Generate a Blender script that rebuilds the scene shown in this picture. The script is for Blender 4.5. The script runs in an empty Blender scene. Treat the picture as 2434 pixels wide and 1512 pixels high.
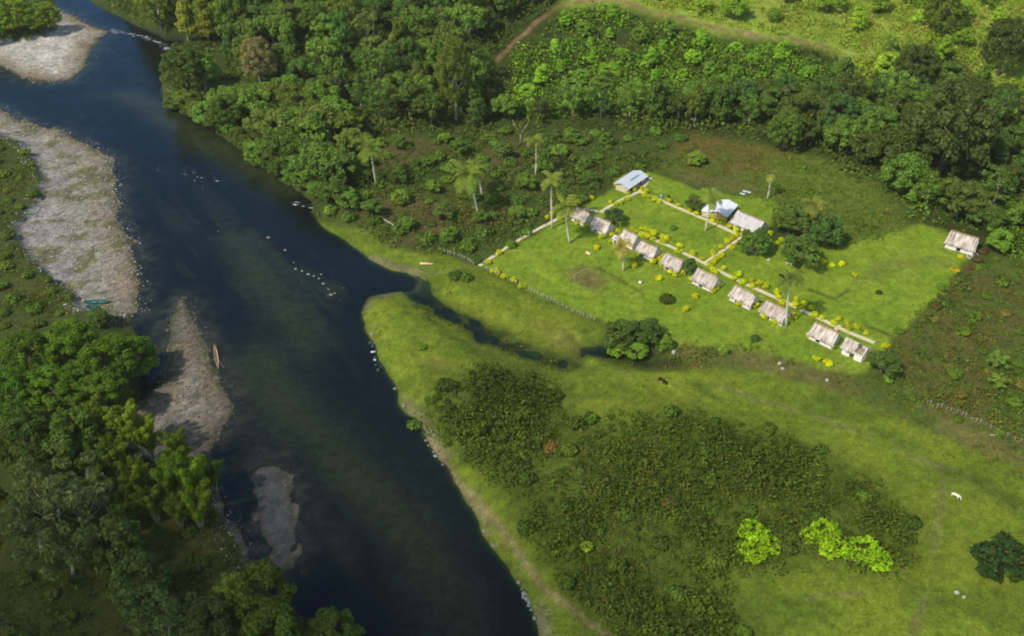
import bpy, bmesh, math, random
import numpy as np
from mathutils import Vector, Matrix

random.seed(7)
RNG = np.random.default_rng(11)
S = bpy.context.scene
COL = S.collection

# ------------------------------------------------------------------ camera, sky, sun, exposure
CAM_H, PITCH, FPX = 138.0, math.radians(36.0), 2500.0
cam = bpy.data.objects.new("camera", bpy.data.cameras.new("camera"))
COL.objects.link(cam)
cam.location = (0, 0, CAM_H)
cam.rotation_euler = (math.radians(90) - PITCH, 0, 0)
cam.data.sensor_width = 36.0
cam.data.lens = FPX / 2433.0 * 36.0
cam.data.clip_start = 1.0
cam.data.clip_end = 12000.0
S.camera = cam

SUN_AZ = math.atan2(-0.74, -0.67)          # where the sun stands: left of and a little behind the camera
SUN_EL = math.radians(48)
w = bpy.data.worlds.new("World")
S.world = w
w.use_nodes = True
nt = w.node_tree
bg = nt.nodes["Background"]
sky = nt.nodes.new("ShaderNodeTexSky")
sky.sky_type = 'NISHITA'
sky.sun_disc = False
sky.sun_elevation = SUN_EL
sky.sun_rotation = SUN_AZ
nt.links.new(sky.outputs[0], bg.inputs[0])
bg.inputs[1].default_value = 0.14
sd_ = bpy.data.lights.new("sun", 'SUN')
sd_.energy = 3.7
sd_.angle = math.radians(2.0)
sd_.color = (1.0, 0.93, 0.78)
sun = bpy.data.objects.new("sun", sd_)
COL.objects.link(sun)
SUN_DIR = Vector((math.sin(SUN_AZ) * math.cos(SUN_EL), math.cos(SUN_AZ) * math.cos(SUN_EL), math.sin(SUN_EL)))
sun.rotation_euler = SUN_DIR.to_track_quat('Z', 'Y').to_euler()
S.view_settings.view_transform = 'Standard'
S.view_settings.look = 'None'
S.view_settings.gamma = 1.0
S.view_settings.exposure = 0.10
S.cycles.filter_width = 2.0
S.cycles.max_bounces = 6
S.cycles.transparent_max_bounces = 48

# ------------------------------------------------------------------ small maths
CP, SP = math.cos(PITCH), math.sin(PITCH)


def sstep(a, b, x):
    t = np.clip((x - a) / (b - a), 0, 1)
    return t * t * (3 - 2 * t)


def hill(x, y):
    return 24.0 * sstep(285, 440, y) * sstep(-110, 20, x) + 5 * sstep(270, 360, y) * (1 - sstep(-110, 20, x)) * sstep(-150, -110, x)


def ray(u, v):
    dx = (u - 1216.5) / FPX
    dy = -(v - 756.0) / FPX
    return np.array([dx, CP + dy * SP, -SP + dy * CP])


def at0(u, v, z=0.0):
    """where the sight line through a point of the picture meets the level z over the base terrain"""
    d = ray(u, v)
    t = (z - CAM_H) / d[2]
    for _ in range(12):
        p = d * t
        zz = z + (hill(p[0], p[1]) if z > 0.5 else 0.0)
        t = 0.5 * t + 0.5 * (zz - CAM_H) / d[2]
    return d[0] * t, d[1] * t


def P0(pts, z):
    return np.array([at0(u, v, z) for u, v in pts])


class Noise:
    def __init__(self, seed):
        self.t = np.random.default_rng(seed).random((256, 256))

    def __call__(self, x, y, s):
        x = np.asarray(x) / s + 100.5
        y = np.asarray(y) / s + 57.3
        xi, yi = np.floor(x).astype(int), np.floor(y).astype(int)
        fx, fy = x - xi, y - yi
        fx, fy = fx * fx * (3 - 2 * fx), fy * fy * (3 - 2 * fy)
        t = self.t
        a, b = t[xi % 256, yi % 256], t[(xi + 1) % 256, yi % 256]
        c, d = t[xi % 256, (yi + 1) % 256], t[(xi + 1) % 256, (yi + 1) % 256]
        return (a * (1 - fx) + b * fx) * (1 - fy) + (c * (1 - fx) + d * fx) * fy

    def fbm(self, x, y, s, o=3):
        r, amp, tot = 0, 1.0, 0
        for _ in range(o):
            r = r + amp * self(x, y, s)
            tot += amp
            amp *= 0.5
            s *= 0.47
        return r / tot


N1, N2, N3, N4 = Noise(1), Noise(2), Noise(3), Noise(4)


def sdist(poly, X, Y, closed=True):
    """signed distance to a polygon (positive inside), or distance to an open line"""
    n = len(poly)
    d2 = np.full(X.shape, 1e18)
    ins = np.zeros(X.shape, bool)
    for i in range(n if closed else n - 1):
        x0, y0 = poly[i]
        x1, y1 = poly[(i + 1) % n]
        ex, ey = x1 - x0, y1 - y0
        L = ex * ex + ey * ey + 1e-9
        t = np.clip(((X - x0) * ex + (Y - y0) * ey) / L, 0, 1)
        dx, dy = X - x0 - t * ex, Y - y0 - t * ey
        np.minimum(d2, dx * dx + dy * dy, out=d2)
        if closed and y0 != y1:
            c = ((y0 > Y) != (y1 > Y)) & (X < ex * (Y - y0) / (y1 - y0) + x0)
            ins ^= c
    d = np.sqrt(d2)
    return np.where(ins, d, -d) if closed else d


# ------------------------------------------------------------------ the layout, read off the photograph
RIVER = [(125, -60), (215, -60), (217, 0), (233, 17), (283, 40), (333, 63), (367, 77), (400, 95), (470, 100), (478, 112), (440, 130),
         (400, 150), (392, 235), (420, 250), (450, 270), (483, 290), (533, 330), (567, 353), (597, 390), (633, 405),
         (677, 433), (717, 455), (743, 478), (735, 506), (780, 548), (830, 580), (870, 610), (905, 630), (930, 640),
         (965, 645), (985, 662), (972, 690), (940, 694), (900, 702), (880, 708), (862, 745), (880, 790), (900, 850), (930, 910), (955, 960),
         (990, 1000), (1015, 1050), (1050, 1100), (1080, 1150), (1120, 1210), (1150, 1270), (1190, 1320), (1220, 1370),
         (1245, 1410), (1265, 1450), (1290, 1512), (1340, 1640), (800, 1640), (760, 1520), (720, 1480), (680, 1430), (640, 1400),
         (600, 1365), (585, 1340), (578, 1310), (555, 1260), (530, 1200), (510, 1160), (500, 1110), (505, 1070), (512, 1040), (540, 1005),
         (552, 970), (532, 930), (512, 880), (482, 840), (466, 800), (445, 760), (432, 718), (410, 760), (405, 850), (400, 890),
         (385, 925), (350, 955), (335, 960), (345, 900), (340, 840), (310, 775), (325, 740), (330, 700), (318, 640), (310, 580), (290, 530),
         (270, 490), (275, 440), (268, 400), (245, 365), (205, 345), (170, 325), (135, 305), (100, 300), (40, 285), (0, 260), (-120, 230),
         (-120, 130), (0, 155), (40, 175), (90, 187), (130, 193), (165, 185), (190, 165), (212, 130), (228, 92), (252, 74), (213, 62), (183, 43), (130, 20)]
GRAVEL = {
    'spit': [(122, 15), (183, 40), (213, 62), (262, 74), (228, 95), (214, 130), (190, 167), (165, 187), (130, 195), (90, 190), (40, 178), (0, 158), (-120, 130), (-120, 90), (0, 98), (60, 100), (100, 92), (122, 70)],
    'beach': [(-60, 240), (0, 256), (40, 282), (100, 297), (135, 302), (170, 322), (210, 345), (248, 365), (270, 400), (278, 440), (274, 490), (294, 530), (313, 580), (322, 640), (335, 700), (330, 745), (300, 765), (190, 745), (175, 715), (120, 660), (75, 620), (35, 580), (40, 540), (95, 470), (105, 430), (50, 350), (0, 325), (-60, 320)],
    'bar': [(432, 712), (448, 760), (468, 800), (484, 840), (514, 880), (534, 930), (556, 970), (544, 1010), (516, 1045), (508, 1080), (480, 1120), (350, 1110), (330, 1000), (335, 958), (350, 955), (385, 928), (402, 890), (407, 850), (411, 760)],
    'island': [(620, 1097), (652, 1097), (690, 1160), (706, 1200), (700, 1250), (706, 1300), (690, 1350), (672, 1372), (640, 1310), (620, 1262), (626, 1210), (605, 1180), (590, 1122)],
    'edge': [(508, 1150), (535, 1200), (560, 1260), (583, 1312), (590, 1345), (575, 1345), (555, 1290), (530, 1230), (500, 1170)],
}
SHALLOW = {'tail': [(598, 1030), (620, 1035), (630, 1095), (604, 1100)], 'patch': [(740, 1235), (800, 1240), (850, 1300), (840, 1340), (780, 1310)],
           'tail2': [(432, 712), (450, 690), (470, 760), (520, 830), (560, 900), (575, 990), (540, 1040), (500, 900), (460, 800)]}
STREAM = [(975, 668), (1000, 700), (1050, 732), (1100, 758), (1160, 792), (1230, 818), (1290, 842), (1345, 858)]
STREAM2 = [(1345, 858), (1385, 822), (1430, 832), (1500, 850), (1560, 860), (1625, 858)]
BEDLIGHT = [[(300, 215), (380, 260), (480, 330), (560, 375), (650, 415), (690, 440)],
            [(600, 850), (660, 945), (800, 1080), (900, 1180), (1000, 1306), (1075, 1450), (1110, 1560)],
            [(560, 560), (640, 690), (720, 800)]]
LAWN = [(1140, 632), (1200, 592), (1260, 557), (1340, 514), (1400, 480), (1460, 446), (1470, 415), (1545, 405), (1610, 430), (1660, 452), (1740, 462), (1820, 468),
        (1862, 490), (1835, 530), (1800, 560), (1900, 590), (2000, 585), (2070, 555), (2150, 545), (2190, 530), (2240, 548), (2262, 580), (2300, 615),
        (2255, 670), (2215, 710), (2165, 765), (2110, 805), (2090, 850), (2050, 880), (1930, 865), (1800, 835), (1640, 815), (1600, 830), (1450, 765), (1300, 705), (1160, 640)]
MEADOW = [(733, 506), (800, 530), (870, 548), (930, 585), (1000, 600), (1060, 600), (1130, 632), (1300, 712), (1450, 772), (1400, 830), (1560, 872), (1800, 880), (1990, 930), (2433, 1110), (2560, 1160), (2560, 1700), (1250, 1700),
          (1240, 1400), (1120, 1210), (1000, 1010), (900, 850), (860, 745), (880, 705), (930, 690), (975, 660), (900, 630)]
PADDOCK = [(1540, 400), (1640, 318), (1800, 338), (1950, 378), (2080, 430), (2140, 500), (2160, 545), (2060, 560), (1990, 590), (1900, 590), (1860, 490), (1740, 462), (1610, 430)]
SCRUB = [(860, 330), (1060, 320), (1250, 312), (1640, 318), (1540, 400), (1465, 412), (1345, 510), (1140, 628), (1050, 600), (960, 585), (870, 545), (760, 500), (800, 470)]
RIGHTSCRUB = [(2300, 620), (2560, 560), (2560, 1140), (2433, 1080), (2250, 985), (2100, 920), (2060, 870), (2110, 805), (2215, 710)]
CLEARING = [(425, 240), (470, 208), (560, 190), (620, 200), (610, 225), (545, 232), (500, 255), (470, 280), (440, 262)]
LEFTGREEN = [(-100, 330), (0, 325), (60, 360), (108, 430), (95, 480), (38, 545), (30, 580), (75, 625), (120, 665), (180, 720), (190, 770), (-100, 800)]
LEFTLOW = [(-100, 1150), (300, 1150), (510, 1170), (585, 1345), (680, 1430), (760, 1512), (820, 1700), (-100, 1700)]
HILLGRASS = [(1330, 20), (1500, 20), (1700, 80), (1960, 110), (2050, 200), (2150, 150), (2250, 100), (2433, 300), (2700, 300), (2700, -200), (1400, -200)]
STRIP = [(1560, 860), (1640, 812), (1800, 832), (1930, 862), (2050, 876), (2200, 960), (2440, 1058), (2560, 1110), (2560, 1170), (2433, 1118), (1990, 935), (1800, 885)]
COWPATHS = [[(1345, 868), (1480, 884), (1700, 908), (1950, 988), (2200, 1092), (2433, 1180)], [(2240, 1140), (2232, 1300), (2170, 1500)], [(1760, 1500), (1900, 1420), (2050, 1400)], [(900, 600), (985, 628), (1060, 640), (1135, 640)]]
THICKET = [[(1020, 905), (1110, 890), (1230, 880), (1330, 905), (1380, 990), (1370, 1080), (1290, 1120), (1180, 1110), (1080, 1080), (1010, 1000)],
           [(1380, 1000), (1560, 960), (1720, 985), (1880, 1020), (1990, 1080), (2110, 1150), (2190, 1220), (2200, 1330), (2130, 1370), (1900, 1340), (1740, 1390), (1780, 1470), (1760, 1640), (1560, 1700), (1450, 1560), (1330, 1400), (1235, 1270), (1150, 1150), (1120, 1085), (1200, 1095), (1320, 1100)]]
BROWN = [[(1340, 635), (1390, 628), (1425, 650), (1390, 672), (1350, 660)], [(1380, 660), (1425, 650), (1450, 668), (1420, 688), (1380, 680)],
         [(1560, 815), (1600, 800), (1700, 820), (1800, 830), (1900, 860), (1960, 900), (1850, 890), (1700, 850)],
         [(1260, 765), (1330, 770), (1400, 800), (1400, 830), (1310, 810)],
         [(2040, 640), (2100, 615), (2180, 610), (2260, 622), (2280, 640), (2190, 628), (2120, 645), (2060, 670), (2030, 690)],
         [(1600, 405), (1750, 420), (1830, 455), (1700, 450), (1630, 430)], [(2210, 970), (2440, 1060), (2440, 1110), (2300, 1060)],
         [(1990, 850), (2050, 905), (2000, 930), (1900, 880)], [(1000, 860), (1050, 850), (1080, 870), (1040, 885)]]
DARKGRASS = [[(1636, 905), (1690, 915), (1720, 945), (1670, 935)], [(1940, 930), (2010, 950), (2010, 965), (1950, 945)], [(2060, 1010), (2180, 1052), (2160, 1062), (2070, 1030)],
             [(1000, 740), (1120, 810), (1250, 870), (1330, 880), (1180, 850), (1050, 790)], [(2200, 1080), (2433, 1190), (2433, 1230), (2230, 1110)]]
DITCH = [[(1424, 634), (1478, 662), (1530, 695)], [(1922, 684), (1985, 706), (2020, 684)], [(2062, 770), (2110, 790), (2140, 805)], [(1580, 400), (1660, 345)]]
TRAIL = [(1002, 1010), (1055, 1080), (1100, 1145), (1160, 1205), (1230, 1300), (1290, 1385), (1400, 1480), (1500, 1540)]
TRACK = [(1180, 145), (1235, 92), (1290, 42), (1340, 6), (1450, -4), (1500, 12), (1600, 40), (1700, 64), (1800, 84), (1900, 98), (1965, 108)]
TRACK2 = [(2335, 203), (2385, 222), (2440, 245), (2500, 270)]
PATHS = {'gate': [(1138, 633), (1200, 591), (1262, 554), (1352, 507)], 'upper': [(1425, 506), (1465, 481), (1520, 456), (1546, 423)],
         'kitchen': [(1484, 453), (1520, 456)], 'north': [(1520, 456), (1600, 490), (1680, 524), (1757, 561)],
         'cross': [(1766, 561), (1730, 588), (1673, 626)], 'main': [(1520, 552), (1560, 573), (1600, 590), (1673, 626), (1740, 661), (1800, 689), (1870, 720), (1940, 754), (2000, 783), (2078, 816)],
         'fork': [(1996, 774), (1984, 786)], 'house': [(1735, 528), (1722, 543)], 'cabin': [(1386, 497), (1420, 503)]}

# ------------------------------------------------------------------ terrain
fx = np.arange(-235, 235.01, 0.62)
fy = np.arange(66, 446.01, 0.62)
outx = np.array([20, 60, 150, 350, 800, 2000, 5000.0])
gx = np.concatenate([fx[0] - outx[::-1], fx, fx[-1] + outx])
gy = np.concatenate([fy[0] - np.array([20, 60, 150, 400, 1500.0])[::-1], fy, fy[-1] + outx])
X, Y = np.meshgrid(gx, gy)
WX = X + (N1.fbm(X, Y, 9, 3) - 0.5) * 3.2
WY = Y + (N2.fbm(X, Y, 9, 3) - 0.5) * 3.2


def D(pts, z=2.0, warp=True, closed=True):
    return sdist(P0(pts, z), WX if warp else X, WY if warp else Y, closed)


dW = D(RIVER, 0.0)
gdist = {k: D(v, 0.1) for k, v in GRAVEL.items()}
dG = np.maximum.reduce(list(gdist.values()))
dSh = np.maximum.reduce([D(v, 0.0) for v in SHALLOW.values()])
dS1, dS2 = D(STREAM, 1.0, True, False), D(STREAM2, 1.0, True, False)
bump = (N3.fbm(X, Y, 14, 3) - 0.5)
land = 0.20 + 1.55 * sstep(0, 6.0, -dW) + bump * 0.5 * sstep(2, 12, -dW) + hill(X, Y)
gravel_h = 0.04 + 0.50 * (1 - np.exp(np.minimum(dW, 0) / 9)) + (N4.fbm(X, Y, 5, 3) - 0.5) * 0.28
gm = sstep(-1.0, 1.5, dG)
Zl = land * (1 - gm) + gravel_h * gm
deep = -1.9 * (1 - np.exp(-np.maximum(dW, 0) / 4.0))
dGo = np.maximum(-dG, 0)
bed = np.maximum(deep, -0.03 - 0.07 * dGo + (N4.fbm(X, Y, 4, 3) - 0.5) * 0.35)
bed = np.where(dG > 0, gravel_h - 0.05 + 0.20 * sstep(-1, 3, gdist['island']), bed)
bed = np.maximum(bed, -0.55 + 0.5 * sstep(-4, 3, dSh) + (N4.fbm(X, Y, 3, 3) - 0.5) * 0.3 - 3 * (1 - sstep(-8, -1, dSh)))
wat = sstep(-0.8, 0.8, dW)
Z = Zl * (1 - wat) + bed * wat
sw = 1.5 + 1.3 * (N2.fbm(X, Y, 6, 2) - 0.5) * 2
CM = at0(985, 672, 0.0)
Z = np.where(dS1 < 16, np.minimum(Z, -0.04 - 0.35 * np.exp(-(np.hypot(X - CM[0], Y - CM[1]) / 9) ** 2) + 2.2 * sstep(sw * 0.4, sw * 0.5 + 11, dS1) + (N4.fbm(X, Y, 3, 2) - 0.5) * 0.5), Z)
CB = at0(1430, 832, 0.0)
Z = np.where(dS2 < 9, np.minimum(Z, 0.25 - 0.5 * np.exp(-(np.hypot(X - CB[0], Y - CB[1]) / 6) ** 2) + 2.0 * sstep(0.4, 7.5, dS2) + (N4.fbm(X, Y, 3, 2) - 0.5) * 0.4), Z)
for dl in DITCH:
    Z -= 0.35 * np.exp(-(D(dl, 2.0, False, False) / 0.7) ** 2)
far = (np.abs(X) > 234) | (Y > 445) | (Y < 67)
Z = np.where(far, np.maximum(Z, 0.6 * (dW < -3) + Z * 0), Z)


def hz(x, y):
    ix = np.clip(np.searchsorted(gx, x) - 1, 0, len(gx) - 2)
    iy = np.clip(np.searchsorted(gy, y) - 1, 0, len(gy) - 2)
    tx = (x - gx[ix]) / (gx[ix + 1] - gx[ix])
    ty = (y - gy[iy]) / (gy[iy + 1] - gy[iy])
    return (Z[iy, ix] * (1 - tx) + Z[iy, ix + 1] * tx) * (1 - ty) + (Z[iy + 1, ix] * (1 - tx) + Z[iy + 1, ix + 1] * tx) * ty


def at(u, v, up=0.0):
    """ground point seen at (u, v); with up: the ground point whose spot `up` metres above it is seen there"""
    x, y = at0(u, v, 2.0 + up)
    d = ray(u, v)
    for _ in range(25):
        z = float(hz(x, y)) + up
        t = (z - CAM_H) / d[2]
        x, y = 0.5 * x + 0.5 * d[0] * t, 0.5 * y + 0.5 * d[1] * t
    return Vector((x, y, float(hz(x, y))))


# ground colours (what the soil and plants are, not how they are lit)
def c3(*c):
    return np.array(c, float)


big = N1.fbm(X, Y, 40, 4)
med = N2.fbm(X, Y, 9, 3)
fine = N3.fbm(X, Y, 2.2, 2)


def lerp(a, b, t):
    return a * (1 - t[..., None]) + b * t[..., None]


def tone(a, b, t):
    return a[None, None, :] * (1 - t[..., None]) + b[None, None, :] * t[..., None]


floor_c = tone(c3(.030, .046, .008), c3(.060, .080, .016), med)
Cc = floor_c


def zone(cur, polys, ca, cb, feather=2.0, mixn=None, z=2.0, amount=1.0):
    for p in (polys if isinstance(polys[0], list) else [polys]):
        m = sstep(-feather, feather, D(p, z)) * amount
        cur = lerp(cur, tone(ca, cb, med if mixn is None else mixn), m)
    return cur


patch = sstep(0.40, 0.62, N4.fbm(X, Y, 16, 4))
Cc = zone(Cc, HILLGRASS, c3(.160, .235, .026), c3(.245, .290, .045), 5, N4.fbm(X, Y, 12, 3))
Cc = zone(Cc, SCRUB, c3(.060, .088, .016), c3(.092, .082, .026), 4, patch)
Cc = zone(Cc, PADDOCK, c3(.085, .120, .016), c3(.115, .095, .022), 3, sstep(.35, .7, N4.fbm(X, Y, 12, 4)))
Cc = zone(Cc, [(1830, 365), (1960, 378), (2090, 430), (2145, 510), (2150, 548), (2060, 570), (1960, 585), (1900, 500), (1840, 440)], c3(.085, .135, .016), c3(.120, .150, .022), 6, med)
Cc = zone(Cc, RIGHTSCRUB, c3(.070, .108, .016), c3(.092, .092, .022), 3, patch)
Cc = zone(Cc, LEFTGREEN, c3(.040, .065, .012), c3(.075, .080, .020), 3)
Cc = zone(Cc, LEFTLOW, c3(.050, .066, .012), c3(.085, .085, .018), 4, patch)
Cc = zone(Cc, STRIP, c3(.075, .110, .016), c3(.125, .135, .028), 3, patch)
Cc = zone(Cc, CLEARING, c3(.075, .110, .020), c3(.120, .140, .028), 1.5)
Cc = zone(Cc, MEADOW, c3(.095, .148, .012), c3(.190, .220, .020), 2.0, N2.fbm(X, Y, 7, 4) * .6 + big * .4)
Cc = zone(Cc, [[(2520, 1150), (3300, 1480), (3300, 1700), (2520, 1700)]], c3(.095, .148, .012), c3(.190, .220, .020), 6.0, N2.fbm(X, Y, 7, 4) * .6 + big * .4)
Cc = zone(Cc, [[(2500, 500), (3400, 560), (3400, 1500), (2520, 1160)]], c3(.070, .108, .016), c3(.092, .092, .022), 5, patch)
Cc = zone(Cc, [[(2620, -220), (3700, -220), (3700, 320), (2620, 320)]], c3(.160, .235, .026), c3(.245, .290, .045), 6, med)
Cc = zone(Cc, LAWN, c3(.126, .212, .014), c3(.215, .284, .024), 1.0, N2.fbm(X, Y, 5, 4))
mott = sstep(.50, .68, N4.fbm(X + .5 * Y, Y * 1.6, 15, 4))
Cc = lerp(Cc, Cc * np.array([.62, .74, .8]), mott * sstep(-1, 2, D(MEADOW)) * .8)
for p, a in zip(THICKET, (0.85, 0.8)):
    Cc = zone(Cc, p, c3(.046, .070, .009), c3(.072, .092, .014), 6, patch, amount=a)
Cc = zone(Cc, DARKGRASS, c3(.060, .095, .012), c3(.075, .110, .014), 1.5, amount=0.85)
Cc = zone(Cc, BROWN, c3(.130, .105, .034), c3(.165, .120, .050), 2.5, amount=0.38)
Cc = zone(Cc, BROWN[:2], c3(.120, .085, .034), c3(.160, .110, .048), 1.5, amount=0.5)
for dl in DITCH:
    Cc = lerp(Cc, tone(c3(.060, .080, .012), c3(.08, .09, .016), med), 0.85 * np.exp(-(D(dl, 2.0, False, False) / 0.55) ** 2))
wet = np.exp(-(np.maximum(np.minimum(dS1 - 0.8, dS2 + .9), 0) / 2.7) ** 2)
Cc = lerp(Cc, tone(c3(.010, .015, .008), c3(.026, .038, .010), med), np.clip(1.15 * wet * (0.75 + 0.7 * (fine - .5)), 0, 1))
# river bank rim: bare earth and stones on the right bank
dMead = D(MEADOW)
rim = np.exp(-((-dW - 0.9) / 1.0) ** 2) * (dW < 0) * (1 - gm) * sstep(0.40, 0.65, med) * sstep(-6, 2, dMead) * (Y < 215)
Cc = lerp(Cc, tone(c3(.16, .13, .07), c3(.24, .20, .12), fine), np.clip(rim, 0, 1) * 0.8)
dT = D(TRAIL, 2.0, False, False)
Cc = lerp(Cc, tone(c3(.20, .15, .07), c3(.27, .20, .10), fine), np.exp(-(dT / 0.55) ** 2) * 0.8 * sstep(0.2, 0.5, med + .2))
for cp in COWPATHS:
    Cc = lerp(Cc, tone(c3(.13, .12, .045), c3(.18, .15, .07), fine), np.exp(-(D(cp, 2.0, True, False) / 0.6) ** 2) * .55 * sstep(.3, .6, med))
for tr, wd in ((TRACK, 0.85), (TRACK2, 0.8)):
    dd = D(tr, 2.0, True, False)
    col = tone(c3(.19, .105, .055), c3(.28, .17, .10), fine) if tr is TRACK else tone(c3(.10, .055, .03), c3(.15, .085, .05), fine)
    Cc = lerp(Cc, col, (1 - sstep(wd * .6, wd * 1.7, dd)) * np.clip(0.0 + 1.1 * N3.fbm(X, Y, 5, 3), 0, .75))
# gravel and river bed
veg = sstep(0.46, 0.62, N2.fbm(X, Y * 1.4, 5, 3)) * (gdist['beach'] > 1) * 0.8
gcol = tone(c3(.165, .155, .135), c3(.350, .335, .305), N4.fbm(X, Y, 5, 4))
gcol = lerp(gcol, gcol * 1.8, sstep(-2, 2, gdist['spit']))
gcol = lerp(gcol, tone(c3(.23, .18, .11), c3(.33, .27, .18), fine), np.clip(np.exp(-(np.maximum(-dW, 0) / 9) ** 2) * (0.35 + med * .9), 0, 1))
gcol = lerp(gcol, tone(c3(.085, .095, .025), c3(.15, .15, .055), fine), veg)
gcol = gcol * (.62 + .76 * np.random.default_rng(3).random(X.shape))[..., None]
gcol = lerp(gcol, gcol * np.array([.76, .745, .73]), sstep(-2, 2, np.maximum(gdist['bar'], gdist['island'])))
gcol = lerp(gcol, tone(c3(.185, .18, .17), c3(.27, .26, .245), fine), .8 * sstep(-2, 2, gdist['island']))
gcol = gcol * (1 - .55 * np.exp(-np.maximum(-dW, 0) / 2.8) * (.5 + fine))[..., None]
Cc = lerp(Cc, gcol, sstep(-0.8, 1.2, dG + (fine - .5) * 3))
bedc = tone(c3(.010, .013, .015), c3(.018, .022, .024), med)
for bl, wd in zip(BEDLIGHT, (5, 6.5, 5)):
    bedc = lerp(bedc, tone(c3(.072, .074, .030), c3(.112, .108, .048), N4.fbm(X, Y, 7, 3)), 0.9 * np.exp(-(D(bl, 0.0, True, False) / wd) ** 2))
sa, sb = X * .55 - Y * .83, X * .83 + Y * .55
streak = N2.fbm(sb / 1.0, sa / 9.0, 2.6, 3)
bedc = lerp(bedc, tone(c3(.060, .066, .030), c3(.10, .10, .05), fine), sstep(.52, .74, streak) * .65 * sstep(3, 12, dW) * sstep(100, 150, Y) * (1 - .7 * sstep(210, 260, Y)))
shal = np.clip(np.exp(-(dGo / 4.0) ** 2) * (0.0 + 1.4 * fine), 0, 1)
bedc = lerp(bedc, tone(c3(.085, .070, .045), c3(.17, .14, .10), N3.fbm(X, Y, 1.4, 2)), shal)
bedc = lerp(bedc, tone(c3(.05, .038, .026), c3(.13, .105, .075), N3.fbm(X, Y, 1.4, 2)), sstep(-3, 2, dSh) * 0.7)
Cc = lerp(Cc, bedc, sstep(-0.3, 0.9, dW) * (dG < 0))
Cc = np.clip(Cc * (0.84 + 0.32 * fine[..., None]) * (.88 + .24 * np.random.default_rng(5).random(X.shape))[..., None], 0.003, 0.9)


def link(name, me, mat=None, parent=None):
    o = bpy.data.objects.new(name, me)
    COL.objects.link(o)
    if mat is not None:
        me.materials.append(mat)
    if parent is not None:
        o.parent = parent
    return o


def tag(o, label=None, cat=None, group=None, kind=None):
    for k, v in (('label', label), ('category', cat), ('group', group), ('kind', kind)):
        if v:
            o[k] = v
    return o


def empty(name, loc, rz=0.0):
    o = bpy.data.objects.new(name, None)
    COL.objects.link(o)
    o.empty_display_size = 0.3
    o.location = loc
    o.rotation_euler = (0, 0, rz)
    return o


def npmesh(name, V, F, col=None, smooth=False, attrs=None):
    """mesh from numpy arrays; F is (m,3) or (m,4)"""
    me = bpy.data.meshes.new(name)
    V = np.ascontiguousarray(V, np.float32)
    F = np.ascontiguousarray(F, np.int32)
    m, k = F.shape
    me.vertices.add(len(V))
    me.vertices.foreach_set("co", V.ravel())
    me.loops.add(m * k)
    me.loops.foreach_set("vertex_index", F.ravel())
    me.polygons.add(m)
    me.polygons.foreach_set("loop_start", np.arange(0, m * k, k, dtype=np.int32))
    me.polygons.foreach_set("loop_total", np.full(m, k, np.int32))
    if smooth:
        me.polygons.foreach_set("use_smooth", np.ones(m, bool))
    me.update(calc_edges=True)
    if col is not None:
        a = me.attributes.new("Col", 'FLOAT_COLOR', 'POINT')
        c = np.ones((len(V), 4), np.float32)
        c[:, :3] = col
        a.data.foreach_set("color", c.ravel())
    for k_, v_ in (attrs or {}).items():
        a = me.attributes.new(k_, 'FLOAT', 'POINT')
        a.data.foreach_set("value", np.ascontiguousarray(v_, np.float32))
    return me


def gridfaces(nx, ny):
    i = np.arange(ny - 1)[:, None] * nx + np.arange(nx - 1)[None, :]
    i = i.ravel()
    return np.stack([i, i + 1, i + nx + 1, i + nx], 1)


# ------------------------------------------------------------------ materials
def mat(name):
    m = bpy.data.materials.new(name)
    m.use_nodes = True
    n = m.node_tree.nodes
    n.clear()
    return m, n, m.node_tree.links


def principled(n, l, rough=0.8, spec=0.2):
    b = n.new("ShaderNodeBsdfPrincipled")
    b.inputs["Roughness"].default_value = rough
    b.inputs["Specular IOR Level"].default_value = spec
    o = n.new("ShaderNodeOutputMaterial")
    l.new(b.outputs[0], o.inputs[0])
    return b


def noise_node(n, l, scale, detail=4, coord=None, rough=0.6):
    t = n.new("ShaderNodeTexNoise")
    t.inputs["Scale"].default_value = scale
    t.inputs["Detail"].default_value = detail
    t.inputs["Roughness"].default_value = rough
    if coord is not None:
        l.new(coord, t.inputs["Vector"])
    return t


def maprange(n, l, src, a, b, c, d):
    r = n.new("ShaderNodeMapRange")
    l.new(src, r.inputs[0])
    for i, v in zip((1, 2, 3, 4), (a, b, c, d)):
        r.inputs[i].default_value = v
    return r.outputs[0]


def scale_col(n, l, colsock, valsock):
    v = n.new("ShaderNodeVectorMath")
    v.operation = 'SCALE'
    l.new(colsock, v.inputs[0])
    l.new(valsock, v.inputs["Scale"])
    return v.outputs[0]


def math_node(n, l, op, a, b):
    m = n.new("ShaderNodeMath")
    m.operation = op
    for i, s in enumerate((a, b)):
        if isinstance(s, (int, float)):
            m.inputs[i].default_value = s
        else:
            l.new(s, m.inputs[i])
    return m.outputs[0]


def mat_ground():
    m, n, l = mat("ground_cover")
    b = principled(n, l, 0.95, 0.1)
    at_ = n.new("ShaderNodeAttribute")
    at_.attribute_name = "Col"
    g = n.new("ShaderNodeNewGeometry")
    a1 = noise_node(n, l, 0.55, 5, g.outputs["Position"], 0.65)
    a2 = noise_node(n, l, 2.6, 3, g.outputs["Position"], 0.7)
    f = math_node(n, l, 'MULTIPLY', maprange(n, l, a1.outputs["Fac"], .3, .7, .72, 1.26), maprange(n, l, a2.outputs["Fac"], .3, .7, .70, 1.30))
    l.new(scale_col(n, l, at_.outputs["Color"], f), b.inputs["Base Color"])
    bp = n.new("ShaderNodeBump")
    bp.inputs["Strength"].default_value = 0.9
    bp.inputs["Distance"].default_value = 0.22
    l.new(a2.outputs["Fac"], bp.inputs["Height"])
    l.new(bp.outputs[0], b.inputs["Normal"])
    return m


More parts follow.
